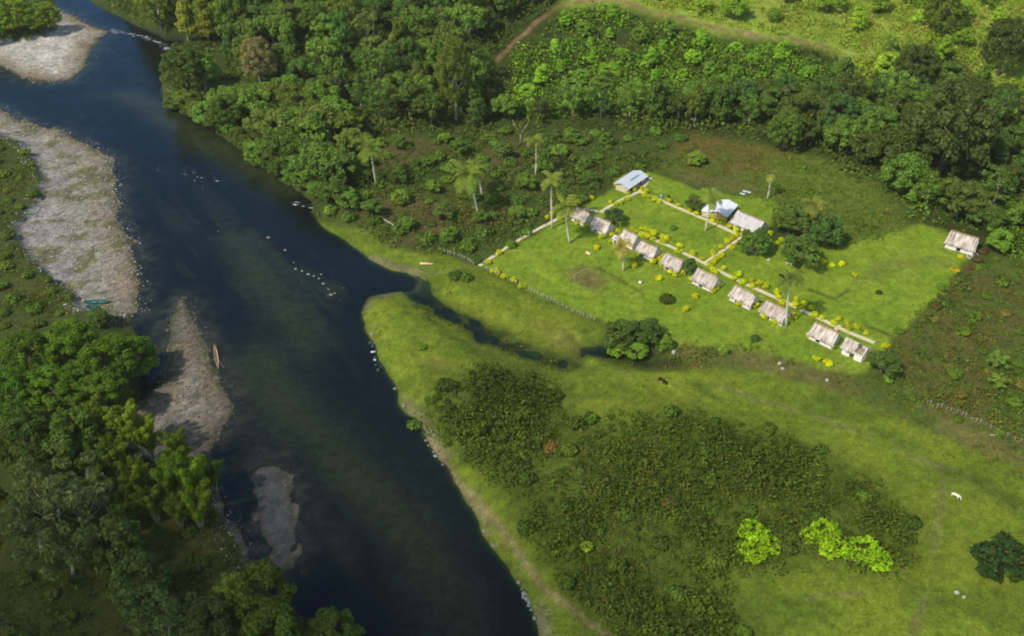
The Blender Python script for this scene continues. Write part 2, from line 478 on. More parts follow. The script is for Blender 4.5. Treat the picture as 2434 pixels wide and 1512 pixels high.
def mat_foliage(name, attr=False, transl=0.34, spec=0.10, gain=2.2, drift=0.45, tint=(1.06, 1.08, .80)):
    m, n, l = mat(name)
    g = n.new("ShaderNodeNewGeometry")
    if attr:
        c = n.new("ShaderNodeAttribute")
        c.attribute_name = "Col"
        col = c.outputs["Color"]
    else:
        c = n.new("ShaderNodeObjectInfo")
        col = c.outputs["Color"]
    lr = n.new("ShaderNodeAttribute")
    lr.attribute_name = "lr"
    nz = noise_node(n, l, 0.45, 3, g.outputs["Position"])
    f = math_node(n, l, 'MULTIPLY', maprange(n, l, lr.outputs["Fac"], 0, 1, .75 * gain, 1.7 * gain), maprange(n, l, nz.outputs["Fac"], .3, .7, .75, 1.25))
    gm_ = n.new("ShaderNodeVectorMath")
    gm_.operation = 'MULTIPLY'
    l.new(col, gm_.inputs[0])
    gm_.inputs[1].default_value = tint
    c2 = scale_col(n, l, gm_.outputs[0], f)
    # a hue drift towards yellow-brown in some sprays
    mx = n.new("ShaderNodeMix")
    mx.data_type = 'RGBA'
    mx.blend_type = 'MULTIPLY'
    nz2 = noise_node(n, l, 0.16, 3, g.outputs["Position"])
    l.new(maprange(n, l, nz2.outputs["Fac"], .45, .75, 0, drift), mx.inputs["Factor"])
    l.new(c2, mx.inputs["A"])
    mx.inputs["B"].default_value = (1.35, 0.98, 0.8, 1)
    b = n.new("ShaderNodeBsdfPrincipled")
    b.inputs["Roughness"].default_value = 0.55
    b.inputs["Specular IOR Level"].default_value = spec
    l.new(mx.outputs["Result"], b.inputs["Base Color"])
    t = n.new("ShaderNodeBsdfTranslucent")
    ty = n.new("ShaderNodeMix")
    ty.data_type = 'RGBA'
    ty.blend_type = 'MULTIPLY'
    ty.inputs["Factor"].default_value = 1.0
    l.new(mx.outputs["Result"], ty.inputs["A"])
    ty.inputs["B"].default_value = (1.35, 1.25, 0.55, 1)
    l.new(ty.outputs["Result"], t.inputs[0])
    ms = n.new("ShaderNodeMixShader")
    ms.inputs[0].default_value = transl
    l.new(b.outputs[0], ms.inputs[1])
    l.new(t.outputs[0], ms.inputs[2])
    o = n.new("ShaderNodeOutputMaterial")
    l.new(ms.outputs[0], o.inputs[0])
    return m


def mat_plain(name, col, rough=0.8, var=0.25, scale=2.0, spec=0.2, col2=None, metal=0.0, bump=0.0):
    m, n, l = mat(name)
    b = principled(n, l, rough, spec)
    b.inputs["Metallic"].default_value = metal
    tc = n.new("ShaderNodeTexCoord")
    nz = noise_node(n, l, scale, 5, tc.outputs["Object"], 0.65)
    mx = n.new("ShaderNodeMix")
    mx.data_type = 'RGBA'
    l.new(maprange(n, l, nz.outputs["Fac"], .3, .7, 0, 1), mx.inputs["Factor"])
    mx.inputs["A"].default_value = (*[c * (1 - var) for c in col], 1)
    mx.inputs["B"].default_value = (*(col2 or [min(1, c * (1 + var)) for c in col]), 1)
    l.new(mx.outputs["Result"], b.inputs["Base Color"])
    if bump:
        bp = n.new("ShaderNodeBump")
        bp.inputs["Strength"].default_value = 0.7
        bp.inputs["Distance"].default_value = bump
        l.new(nz.outputs["Fac"], bp.inputs["Height"])
        l.new(bp.outputs[0], b.inputs["Normal"])
    return m


def mat_thatch(name, a, b_, c_):
    """palm thatch: streaks that run down the slope, weathered blotches"""
    m, n, l = mat(name)
    b = principled(n, l, 0.95, 0.1)
    tc = n.new("ShaderNodeTexCoord")
    mp = n.new("ShaderNodeMapping")
    mp.inputs["Scale"].default_value = (2.6, 0.35, 0.35)
    l.new(tc.outputs["Object"], mp.inputs["Vector"])
    st = noise_node(n, l, 1.0, 4, mp.outputs[0], 0.7)
    oi = n.new("ShaderNodeObjectInfo")
    ad = n.new("ShaderNodeVectorMath")
    ad.operation = 'ADD'
    l.new(tc.outputs["Object"], ad.inputs[0])
    l.new(oi.outputs["Location"], ad.inputs[1])
    bl = noise_node(n, l, 0.55, 3, ad.outputs[0], 0.6)
    m1 = n.new("ShaderNodeMix")
    m1.data_type = 'RGBA'
    rv = math_node(n, l, 'ADD', bl.outputs["Fac"], math_node(n, l, 'MULTIPLY', oi.outputs["Random"], .22))
    l.new(maprange(n, l, rv, .46, .76, 0, 1), m1.inputs["Factor"])
    m1.inputs["A"].default_value = (*a, 1)
    m1.inputs["B"].default_value = (*b_, 1)
    m2 = n.new("ShaderNodeMix")
    m2.data_type = 'RGBA'
    l.new(maprange(n, l, st.outputs["Fac"], .46, .62, 0, .9), m2.inputs["Factor"])
    l.new(m1.outputs["Result"], m2.inputs["A"])
    m2.inputs["B"].default_value = (*c_, 1)
    l.new(m2.outputs["Result"], b.inputs["Base Color"])
    bp = n.new("ShaderNodeBump")
    bp.inputs["Strength"].default_value = 0.8
    bp.inputs["Distance"].default_value = 0.12
    l.new(st.outputs["Fac"], bp.inputs["Height"])
    l.new(bp.outputs[0], b.inputs["Normal"])
    return m


def mat_water():
    m, n, l = mat("river_water")
    g = n.new("ShaderNodeNewGeometry")
    mp = n.new("ShaderNodeMapping")
    mp.inputs["Rotation"].default_value = (0, 0, math.radians(35))
    mp.inputs["Scale"].default_value = (0.7, 1.6, 1)
    l.new(g.outputs["Position"], mp.inputs["Vector"])
    n1 = noise_node(n, l, 0.9, 4, mp.outputs[0], 0.65)
    n2 = noise_node(n, l, 0.09, 3, g.outputs["Position"], 0.6)
    bp = n.new("ShaderNodeBump")
    bp.inputs["Distance"].default_value = 0.11
    l.new(maprange(n, l, n2.outputs["Fac"], .35, .7, .25, .9), bp.inputs["Strength"])
    l.new(n1.outputs["Fac"], bp.inputs["Height"])
    gl = n.new("ShaderNodeBsdfGlossy")
    gl.inputs["Roughness"].default_value = 0.12
    gl.inputs["Color"].default_value = (.28, .66, 1, 1)
    l.new(bp.outputs[0], gl.inputs["Normal"])
    tr = n.new("ShaderNodeBsdfTransparent")
    tr.inputs[0].default_value = (0.57, 0.67, 0.62, 1)
    fr = n.new("ShaderNodeFresnel")
    fr.inputs["IOR"].default_value = 1.32
    l.new(bp.outputs[0], fr.inputs["Normal"])
    ms = n.new("ShaderNodeMixShader")
    l.new(fr.outputs[0], ms.inputs[0])
    tb = n.new("ShaderNodeBsdfDiffuse")          # a little silt in the water
    tb.inputs[0].default_value = (.030, .055, .085, 1)
    mt = n.new("ShaderNodeMixShader")
    mt.inputs[0].default_value = 0.008
    l.new(tr.outputs[0], mt.inputs[1])
    l.new(tb.outputs[0], mt.inputs[2])
    l.new(mt.outputs[0], ms.inputs[1])
    l.new(gl.outputs[0], ms.inputs[2])
    # white water where the river breaks over stones
    fo = n.new("ShaderNodeAttribute")
    fo.attribute_name = "foam"
    mp2 = n.new("ShaderNodeMapping")
    mp2.inputs["Rotation"].default_value = (0, 0, math.radians(-20))
    mp2.inputs["Scale"].default_value = (0.45, 1.5, 1)
    l.new(g.outputs["Position"], mp2.inputs["Vector"])
    n3 = noise_node(n, l, 0.9, 4, mp2.outputs[0], 0.7)
    s = math_node(n, l, 'ADD', n3.outputs["Fac"], math_node(n, l, 'MULTIPLY', fo.outputs["Fac"], 0.36))
    k = maprange(n, l, s, .80, .90, 0, 1)
    df = n.new("ShaderNodeBsdfDiffuse")
    df.inputs[0].default_value = (.80, .84, .86, 1)
    m2 = n.new("ShaderNodeMixShader")
    l.new(k, m2.inputs[0])
    l.new(ms.outputs[0], m2.inputs[1])
    l.new(df.outputs[0], m2.inputs[2])
    o = n.new("ShaderNodeOutputMaterial")
    l.new(m2.outputs[0], o.inputs[0])
    return m


M = {}
M['ground'] = mat_ground()
M['water'] = mat_water()
M['leaf'] = mat_foliage("tree_foliage")
M['cover'] = mat_foliage("undergrowth_foliage", attr=True, gain=1.38)
M['yellow'] = mat_foliage("yellow_foliage", gain=1.25, drift=0.0, tint=(1, 1, 1))
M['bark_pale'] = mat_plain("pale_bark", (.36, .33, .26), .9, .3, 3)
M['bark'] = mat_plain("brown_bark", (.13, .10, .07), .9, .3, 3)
M['palm_bark'] = mat_plain("palm_bark", (.56, .54, .40), .85, .2, 2.5)
M['white_wall'] = mat_plain("limewashed_wall", (.78, .74, .66), .85, .07, 1.5)
M['dark_door'] = mat_plain("dark_doorway", (.025, .020, .016), .8, .3, 3)
M['thatch'] = mat_thatch("weathered_thatch", (.63, .56, .495), (.44, .38, .315), (.18, .135, .10))
M['thatch_grey'] = mat_thatch("grey_thatch", (.60, .575, .57), (.52, .50, .49), (.38, .36, .35))
M['thatch_brown'] = mat_thatch("brown_thatch", (.33, .22, .125), (.42, .31, .21), (.18, .11, .06))
M['metal'] = mat_plain("zinc_sheet", (.60, .62, .66), .45, .10, 1.2, .5)
M['white_metal'] = mat_plain("white_sheet", (.80, .82, .84), .5, .05, 1.2, .4)
M['plaster'] = mat_plain("cream_plaster", (.60, .50, .36), .85, .12, 1.5)
M['ochre'] = mat_plain("ochre_wall", (.48, .30, .14), .85, .15, 1.5)
M['path'] = mat_plain("pale_concrete", (.60, .53, .34), .9, .14, .6, bump=.02)
M['stone'] = mat_plain("river_stone", (.25, .24, .22), .85, .3, 1.2, bump=.02)
M['stone_pale'] = mat_plain("pale_stone", (.42, .40, .36), .85, .25, 1.2)
M['wood'] = mat_plain("weathered_wood", (.34, .27, .17), .85, .25, 4)
M['wood_grey'] = mat_plain("grey_wood", (.40, .37, .30), .85, .25, 4)
M['canoe'] = mat_plain("canoe_wood", (.52, .33, .20), .7, .2, 2)
M['canoe_in'] = mat_plain("canoe_inside", (.36, .23, .13), .8, .2, 2)
M['teal'] = mat_plain("teal_paint", (.015, .115, .095), .5, .2, 1.5, .4)
M['teal2'] = mat_plain("blue_teal_paint", (.010, .105, .130), .5, .2, 1.5, .4)
M['hide_white'] = mat_plain("white_hide", (.72, .67, .55), .8, .08, 3)
M['hide_dark'] = mat_plain("dark_hide", (.018, .014, .010), .8, .3, 3)
M['horn'] = mat_plain("horn", (.30, .26, .18), .6, .2, 3)
M['blue'] = mat_plain("pale_blue_plastic", (.22, .42, .50), .5, .1, 2, .4)
M['sack'] = mat_plain("peach_sack", (.75, .48, .30), .85, .1, 3)
M['orange'] = mat_plain("orange_blossom", (.30, .085, .02), .7, .2, 3)

# ------------------------------------------------------------------ ground and water objects
V = np.stack([X.ravel(), Y.ravel(), Z.ravel()], 1)
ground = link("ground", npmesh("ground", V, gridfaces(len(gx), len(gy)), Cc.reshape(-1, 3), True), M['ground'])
tag(ground, kind='structure')

wxs = np.arange(-260, 90, 1.0)
wys = np.arange(60, 470, 1.0)
WXg, WYg = np.meshgrid(wxs, wys)
foam = np.zeros(WXg.shape)
for pts, wd, a in (([(262, 73), (300, 80), (340, 88), (370, 99), (402, 118)], 2.4, .8), ([(700, 484), (740, 492), (775, 502)], 2.0, .78), ([(398, 140), (380, 190)], 4, .55),
                   ([(390, 405), (450, 415), (520, 440)], 7, .52), ([(455, 520), (560, 560), (500, 640)], 9, .33), ([(700, 650), (800, 700)], 9, .40),
                   ([(875, 780), (895, 870)], 1.2, .75), ([(440, 720), (470, 800)], 2.5, .4), ([(410, 105), (470, 118)], 2, .7), ([(240, 120), (330, 150)], 8, .45)):
    foam = np.maximum(foam, a * np.exp(-(sdist(P0(pts, 0), WXg, WYg, False) / wd) ** 2))
wz = (N1.fbm(WXg, WYg, 6, 3) - .5) * 0.10
water = link("river_water", npmesh("river_water", np.stack([WXg.ravel(), WYg.ravel(), wz.ravel()], 1), gridfaces(len(wxs), len(wys)), None, True, {"foam": foam.ravel()}), M['water'])
tag(water, kind='structure')


def ribbon(name, pts, width, m, lift=0.03, z=2.0, thick=0.10):
    """a raised slab laid along a line on the ground, with sides"""
    P = [at(u, v) for u, v in pts]
    dense = []
    for a, b in zip(P[:-1], P[1:]):
        k = max(2, int((b - a).length / 0.8))
        for i in range(k):
            dense.append(a.lerp(b, i / k))
    dense.append(P[-1])
    vs, fs = [], []
    for i, p in enumerate(dense):
        d = (dense[min(i + 1, len(dense) - 1)] - dense[max(i - 1, 0)])
        d.z = 0
        d.normalize()
        s = Vector((-d.y, d.x, 0)) * width * 0.5 * (1 + random.uniform(-.07, .07))
        for q, zz in ((p - s, -0.25), (p - s, thick), (p + s, thick), (p + s, -0.25)):
            vs.append((q.x, q.y, float(hz(q.x, q.y)) + zz + (lift if zz > 0 else 0)))
        if i:
            b = i * 4
            for k in range(3):
                fs.append((b - 4 + k, b + k, b + k + 1, b - 3 + k))
    me = bpy.data.meshes.new(name)
    me.from_pydata(vs, [], fs)
    o = link(name, me, m)
    return tag(o, kind='structure')


def shade_cloud():
    """unseen puffs added between the sun and the near left bank to shade it"""
    rng = random.Random(4)
    bm = bmesh.new()
    g = Vector((-54, 90, 0))
    t = 620 / SUN_DIR.z
    c = g + SUN_DIR * t
    for i in range(46):
        a, q = rng.uniform(0, 6.28), math.sqrt(rng.random())
        r = rng.uniform(14, 26) * (1.15 - .5 * q)
        p = c + Vector((math.cos(a) * q * 72, math.sin(a) * q * 50, rng.uniform(-6, 14) * (1 - q * .6)))
        bmesh.ops.create_icosphere(bm, subdivisions=3, radius=r, matrix=Matrix.Translation(p) @ Matrix.Diagonal((1.2, 1.0, .6, 1)))
    m, n, l = mat("shade_cloud_skin")
    tr, df, ms, o = n.new("ShaderNodeBsdfTransparent"), n.new("ShaderNodeBsdfDiffuse"), n.new("ShaderNodeMixShader"), n.new("ShaderNodeOutputMaterial")
    df.inputs[0].default_value = (.9, .9, .92, 1)
    ms.inputs[0].default_value = .17
    l.new(tr.outputs[0], ms.inputs[1])
    l.new(df.outputs[0], ms.inputs[2])
    l.new(ms.outputs[0], o.inputs[0])
    ob = link("shade_cloud", bm_mesh("shade_cloud", bm), m)
    tag(ob, "thin white puffs added out of view to shade the near river bank", "shade_cloud", None, "stuff")


for i, (k, pts) in enumerate(PATHS.items()):
    ribbon("path", pts, 0.95 if k in ('main', 'gate', 'upper', 'north') else 0.8, M['path'], 0.02 + 0.006 * i)

# ------------------------------------------------------------------ foliage
def leaves(P, Nn, size, rng, aspect=0.62):
    """diamond leaf sprays: centres P, facing Nn"""
    n = len(P)
    r = rng.normal(size=(n, 3))
    Nn = Nn / (np.linalg.norm(Nn, axis=1, keepdims=True) + 1e-9)
    t = np.cross(Nn, r)
    t /= np.linalg.norm(t, axis=1, keepdims=True) + 1e-9
    b = np.cross(Nn, t)
    s = (np.asarray(size) * (0.65 + 0.7 * rng.random(n)))[:, None]
    droop = Nn * s * 0.18
    v = np.stack([P - t * s - droop, P - b * s * aspect, P + t * s - droop, P + b * s * aspect], 1).reshape(-1, 3)
    f = np.arange(n * 4).reshape(n, 4)
    return v, f


def lobes_mesh(name, lobes, per_m2, size, seed, jitter=0.55, lower=0.35):
    """crown made of many leaf sprays spread over overlapping lobes (x,y,z,rx,rz)"""
    rng = np.random.default_rng(seed)
    Ps, Ns = [], []
    for (x, y, z, rx, rz) in lobes:
        n = max(8, int(per_m2 * 4 * math.pi * rx * (rx + 2 * rz) / 3))
        d = rng.normal(size=(n, 3))
        d /= np.linalg.norm(d, axis=1, keepdims=True)
        keep = (d[:, 2] > -0.25) | (rng.random(n) < lower)
        d = d[keep]
        rad = 1 - 0.34 * rng.random(len(d)) ** 2
        rad *= 1 + 0.16 * np.sin(d[:, 0] * 5 + x * 3) * np.sin(d[:, 1] * 6 + y * 2)
        Ps.append(np.array([x, y, z]) + d * np.array([rx, rx, rz]) * rad[:, None])
        Ns.append(d / np.array([rx, rx, rz]) * rx + rng.normal(size=d.shape) * jitter + np.array([0, 0, .25]))
    P, Nn = np.concatenate(Ps), np.concatenate(Ns)
    v, f = leaves(P, Nn, np.full(len(P), size), rng)
    lr = np.repeat(np.clip(rng.normal(.5, .22, len(P)), 0, 1), 4)
    return npmesh(name, v, f, None, False, {"lr": lr})


def crown_lobes(kind, seed, R=5.0):
    rng = random.Random(seed)
    L = []
    if kind == 'round':
        for i in range(46):
            a = i * 2.4 + rng.uniform(-.4, .4)
            e = rng.uniform(-.75, 1.0)
            rr = R * .76 * math.sqrt(max(0, 1 - max(0, e) ** 2)) * rng.uniform(.75, 1.12)
            L.append((rr * math.cos(a), rr * math.sin(a), 5.6 + e * R * .64 + rng.uniform(-.4, .4), rng.uniform(.8, 1.5), rng.uniform(.6, 1.15)))
    elif kind == 'spread':
        for i in range(40):
            a = i * 2.4 + rng.uniform(-.4, .4)
            q = math.sqrt(rng.random())
            L.append((R * .95 * q * math.cos(a), R * .95 * q * math.sin(a), 6.0 + 1.7 * (1 - q * q) + rng.uniform(-1.5, .8), rng.uniform(.8, 1.4), rng.uniform(.5, .95)))
    elif kind == 'tall':
        for i in range(36):
            a = i * 2.4 + rng.uniform(-.4, .4)
            z = rng.random()
            q = R * .52 * (1 - .62 * z) * rng.uniform(.5, 1.1)
            L.append((q * math.cos(a), q * math.sin(a), 2.6 + z * 7.2, rng.uniform(.8, 1.35), rng.uniform(.75, 1.3)))
    elif kind == 'big':
        for i in range(120):
            a = i * 2.4 + rng.uniform(-.4, .4)
            e = rng.uniform(-.8, 1.0)
            rr = R * .74 * math.sqrt(max(0, 1 - max(0, e) ** 2)) * rng.uniform(.6, 1.12)
            L.append((rr * math.cos(a), rr * math.sin(a), 5.6 + e * R * .62 + rng.uniform(-.3, .3), rng.uniform(.42, .85), rng.uniform(.36, .7)))
    elif kind == 'sparse':
        for i in range(30):
            a = i * 2.4 + rng.uniform(-.4, .4)
            q = rng.uniform(.25, 1.0)
            L.append((R * .85 * q * math.cos(a), R * .85 * q * math.sin(a), rng.uniform(3.6, 9.0), rng.uniform(.8, 1.35), rng.uniform(.5, .9)))
    return L


def tube(bm, pts, radii, seg=7):
    rings = []
    for i, p in enumerate(pts):
        d = Vector(pts[min(i + 1, len(pts) - 1)]) - Vector(pts[max(i - 1, 0)])
        q = d.normalized().to_track_quat('Z', 'Y')
        rings.append([bm.verts.new(Vector(p) + q @ Vector((math.cos(2 * math.pi * k / seg) * radii[i], math.sin(2 * math.pi * k / seg) * radii[i], 0))) for k in range(seg)])
    for a, b in zip(rings[:-1], rings[1:]):
        for k in range(seg):
            bm.faces.new((a[k], a[(k + 1) % seg], b[(k + 1) % seg], b[k]))
    bm.faces.new(rings[-1])
    bm.faces.new(rings[0][::-1])


def bm_mesh(name, bm, smooth=True):
    me = bpy.data.meshes.new(name)
    bmesh.ops.recalc_face_normals(bm, faces=bm.faces)
    for f in bm.faces:
        f.smooth = smooth
    bm.to_mesh(me)
    bm.free()
    return me


def trunk_mesh(name, lobes, seed, r=0.32, top=6.5):
    rng = random.Random(seed)
    bm = bmesh.new()
    bend = [(0, 0, -.5)]
    x = y = 0
    for i in range(1, 6):
        x += rng.uniform(-.22, .22)
        y += rng.uniform(-.22, .22)
        bend.append((x, y, top * i / 5))
    tube(bm, bend, [r * 1.35, r, r * .85, r * .72, r * .6, r * .4])
    for L in rng.sample(lobes, min(9, len(lobes))):
        k = rng.randint(2, 4)
        a = Vector(bend[k])
        e = Vector(L[:3])
        mid = a.lerp(e, .5) + Vector((0, 0, -.3))
        tube(bm, [a, mid, e], [r * .42, r * .28, r * .10], 5)
    return bm_mesh(name, bm)


CROWNS = []
for kind, seed, size, dens in (('round', 1, .34, 8.0), ('round', 2, .34, 8.0), ('round', 3, .30, 10), ('spread', 4, .33, 8.0), ('spread', 5, .33, 8.0), ('tall', 6, .34, 7.8), ('tall', 7, .34, 7.8), ('sparse', 8, .28, 7.0), ('sparse', 9, .28, 7.0), ('big', 10, .17, 26), ('big', 11, .17, 26)):
    lb = crown_lobes(kind, seed)
    cm = lobes_mesh("crown", lb, dens, size, seed)
    cm.materials.append(M['leaf'])
    tp = trunk_mesh("trunk", lb, seed, .30 if kind != 'sparse' else .26, 5.6 if kind != 'tall' else 7.5)
    tp.materials.append(M['bark_pale'] if kind in ('sparse',) else M['bark'])
    CROWNS.append((kind, cm, tp))
KINDS = {'big': (9, 10), 'round': (0, 1, 2), 'spread': (3, 4), 'tall': (5, 6), 'sparse': (7, 8)}
# trunks with pale bark for the trees whose stems show pale
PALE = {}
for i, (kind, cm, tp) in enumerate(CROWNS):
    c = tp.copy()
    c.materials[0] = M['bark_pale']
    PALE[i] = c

TREES = []


def tree(u, v, R, kind, col, label, group=None, up=None, name="broadleaf_tree", hs=1.0, pale=False, cat="tree", pos=None):
    """a tree whose crown centre is seen at (u, v); R crown radius in metres"""
    s = R / 5.0
    cz = 5.8 * s * hs
    p = pos if pos is not None else at(u, v, cz if up is None else up)
    if R > 6.4 and kind in ('round', 'spread'):
        kind = 'big'
    i = random.choice(KINDS[kind])
    _, cm, tp = CROWNS[i]
    e = empty(name, p, random.uniform(0, 6.28))
    e.scale = (s * random.uniform(.84, 1.16), s * random.uniform(.84, 1.16), s * hs)
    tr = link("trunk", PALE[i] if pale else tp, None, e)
    cr = link("crown", cm, None, e)
    kq = random.uniform(.84, 1.16)
    cr.color = (*[max(0.004, c * kq * random.uniform(.97, 1.03)) for c in col], 1)
    tag(e, label, cat, group)
    TREES.append((p.x, p.y, R))
    return e


GREEN_DK, GREEN_MD, GREEN_LT = (.040, .066, .015), (.058, .098, .019), (.090, .140, .022)
OLIVE, YELLOW_G, BRIGHT = (.068, .088, .018), (.125, .150, .016), (.22, .28, .012)
TEAL_DK, GREYGREEN, BROWN_G = (.036, .070, .020), (.070, .082, .035), (.085, .066, .028)


def inside(poly, x, y):
    return sdist(poly, np.array([x]), np.array([y]))[0]


def scatter(polyD, spacing, n_try, seed, z=2.0, avoid=()):
    rng = np.random.default_rng(seed)
    poly = P0(polyD, z)
    lo, hi = poly.min(0), poly.max(0)
    pts = np.empty((0, 2))
    cand = lo + (hi - lo) * rng.random((n_try, 2))
    ok = sdist(poly, cand[:, 0], cand[:, 1]) > 0
    for c in cand[ok]:
        if len(pts) == 0 or np.min(((pts - c) ** 2).sum(1)) > spacing ** 2:
            if all(math.hypot(c[0] - a[0], c[1] - a[1]) > a[2] for a in avoid):
                pts = np.vstack([pts, c])
    return pts


# --- trees that stand out, then the forest round them
HAND = [
    # u, v, R, kind, colour, hs, pale, label
    (435, 155, 7.5, 'round', GREEN_DK, 1.1, False, "dark round tree leaning over the river at the tip of the wooded point"),
    (610, 135, 7.6, 'spread', (.105, .095, .050), 1.15, True, "large tree with a greyish pink tinged crown above the river clearing"),
    (480, 165, 5.0, 'round', GREEN_MD, 1.2, True, "tree with a thin pale stem at the back edge of the river clearing"),
    (545, 255, 6.5, 'round', GREEN_DK, .9, False, "dark low tree between the river clearing and the water"),
    (1080, 165, 6.5, 'spread', OLIVE, 2.1, True, "tall olive tree whose long white trunk shows below its crown"),
    (1655, 245, 5.2, 'tall', OLIVE, 1.15, True, "tall olive tree standing at the front of the dark belt above the paddock"),
    (1560, 235, 5.0, 'tall', GREEN_DK, 1.2, False, "dark narrow tree just left of the tall olive tree"),
    (2180, 150, 8.2, 'round', (.030, .042, .012), 1.0, False, "big dark domed tree standing alone on the bright hillside"),
    (2395, 95, 10.0, 'round', (.032, .046, .013), 1.0, False, "huge dark tree on the hillside at the right edge"),
    (2250, 15, 8.5, 'round', (.050, .070, .012), 1.0, False, "broad dark tree at the very top of the hillside"),
    (2265, 290, 13.5, 'spread', (.036, .048, .016), 1.05, False, "widest dark grey green tree of the belt on the right"),
    (2090, 300, 7.5, 'round', GREEN_MD, 1.0, False, "mid green tree left of the widest dark tree"),
    (1995, 265, 7.5, 'round', TEAL_DK, 1.0, False, "blue green rounded tree in the middle of the dark belt"),
    (1870, 300, 6.5, 'round', GREEN_MD, 1.0, False, "leafy tree in the belt above the far corner of the paddock"),
    (1655, 374, 2.6, 'round', GREEN_LT, .7, False, "small round bright green tree alone in the rough paddock"),
    (1905, 592, 4.8, 'round', (.045, .072, .018), .95, False, "large round tree on the lawn right of the grey roofed house"),
    (1795, 570, 4.2, 'round', (.042, .075, .016), .85, False, "leafy tree standing in front of the grey roofed house"),
    (1880, 515, 4.6, 'round', GREEN_DK, .9, False, "dark tree behind the right end of the grey roofed house"),
    (1965, 545, 4.3, 'round', TEAL_DK, 1.0, False, "dark blue green tree just right of the lone palm behind the houses"),
    (1935, 530, 3.2, 'round', GREEN_DK, .9, False, "small dark tree at the foot of the lone palm behind the houses"),
    (1652, 480, 2.6, 'round', (.040, .055, .018), .75, False, "dark bushy tree left of the white roofed house"),
    (1641, 632, 2.4, 'tall', TEAL_DK, .8, False, "small blue green tree squeezed between two thatched cabins"),
    (1462, 512, 2.6, 'spread', (.030, .048, .018), .8, False, "dark spreading tree behind the second thatched cabin"),
    (1540, 785, 3.8, 'round', (.034, .060, .015), .75, False, "dark round tree of the clump beside the creek"),
    (1480, 790, 4.2, 'round', (.040, .062, .016), .75, False, "wide tree at the left of the clump beside the creek"),
    (1582, 815, 2.7, 'tall', (.075, .125, .018), .7, False, "bright green upright tree at the right of the creek clump"),
    (1470, 825, 2.6, 'round', (.085, .135, .016), .7, False, "lime green low tree in front of the creek clump"),
    (1515, 832, 2.5, 'round', (.070, .115, .018), .7, False, "green low tree in the front row of the creek clump"),
    (2385, 1325, 4.4, 'round', (.016, .034, .010), .9, False, "very dark tree dotted with orange blossom in the meadow"),
    (2370, 855, 2.4, 'sparse', (.070, .108, .022), .8, False, "pale green loose tree in the rough field on the right"),
    (2375, 905, 2.2, 'sparse', (.076, .116, .022), .8, False, "second pale green loose tree, lower in the rough field on the right"),
    (2100, 862, 3.4, 'spread', (.045, .072, .020), .7, False, "dark tree just right of the tumbledown cabin"),
    # left bank, near the camera
    (60, 840, 7.6, 'round', (.036, .064, .007), .78, False, "bright green tree at the left edge of the big riverside grove"),
    (160, 815, 7.4, 'round', (.038, .068, .007), .78, False, "bright green tree at the back of the big riverside grove"),
    (255, 850, 7.6, 'round', (.042, .072, .007), .78, False, "broad bright green tree in the middle of the big riverside grove"),
    (310, 850, 5.6, 'round', (.036, .072, .008), .78, False, "darker tree at the water side of the big riverside grove"),
    (130, 920, 7.6, 'round', (.035, .062, .007), .78, False, "bright green tree at the front of the big riverside grove"),
    (240, 935, 6.8, 'round', (.033, .058, .007), .78, False, "green tree in front of the broad middle tree of the grove"),
    (20, 930, 7.0, 'round', (.036, .074, .008), .78, False, "green tree below the left edge tree of the grove"),
    (230, 752, 2.6, 'round', (.036, .058, .014), .8, False, "small dark tree beside the teal boats"),
    (60, 1040, 7.2, 'round', (.030, .050, .010), 1.0, False, "dark tree below the riverside grove at the left edge"),
    (160, 1040, 6.2, 'round', (.034, .056, .010), 1.0, False, "dark tree between the riverside grove and the bamboo"),
    (110, 1150, 6.0, 'sparse', (.060, .076, .028), 1.25, True, "tall thin leaved tree with bare whitish upper branches"),
    (185, 1185, 6.2, 'sparse', (.058, .074, .030), 1.25, True, "tall thin leaved tree with a bright white trunk"),
    (70, 1240, 6.0, 'sparse', (.050, .064, .024), 1.1, True, "grey green thin leaved tree left of the white trunked tree"),
    (150, 1300, 5.6, 'sparse', (.046, .064, .020), 1.0, True, "grey green tree in front of the white trunked tree"),
    (270, 1290, 5.2, 'round', (.044, .064, .016), 1.0, False, "grey green tree right of the white trunked tree"),
    (330, 1380, 5.2, 'round', (.042, .062, .018), 1.0, False, "grey green tree on the low bank below the bamboo"),
    (390, 1460, 5.2, 'sparse', (.050, .070, .024), .9, True, "thin leaved tree with a forked pale stem at the bottom edge"),
    (620, 1400, 5.4, 'round', (.052, .072, .011), .9, False, "yellow green tree at the water edge near the bottom"),
    (555, 1395, 3.4, 'sparse', (.105, .130, .018), .9, False, "small yellow leaved tree at the head of the bottom bank grove"),
    (640, 1490, 5.0, 'round', (.046, .068, .010), .8, False, "green tree at the bottom edge left of the river"),
    (790, 1500, 4.6, 'round', (.040, .060, .010), .8, False, "green tree at the bottom edge closest to the river channel"),
    (480, 1475, 4.4, 'round', (.038, .052, .014), .8, False, "dark tree at the bottom edge under the brown bank"),
    # top left
    (30, 25, 9.0, 'round', (.085, .130, .014), .8, False, "bright green tree in the top left corner behind the gravel spit"),
    (95, 35, 7.5, 'round', (.080, .125, .014), .75, False, "bright green tree at the shore end of the gravel spit"),
    (-25, 50, 8.0, 'round', (.070, .115, .014), .8, False, "bright green tree at the left edge behind the gravel spit"),
]
for (u, v, R, kind, col, hs, pale, label) in HAND:
    tree(u, v, R, kind, col, label, None, None, "broadleaf_tree", hs, pale)

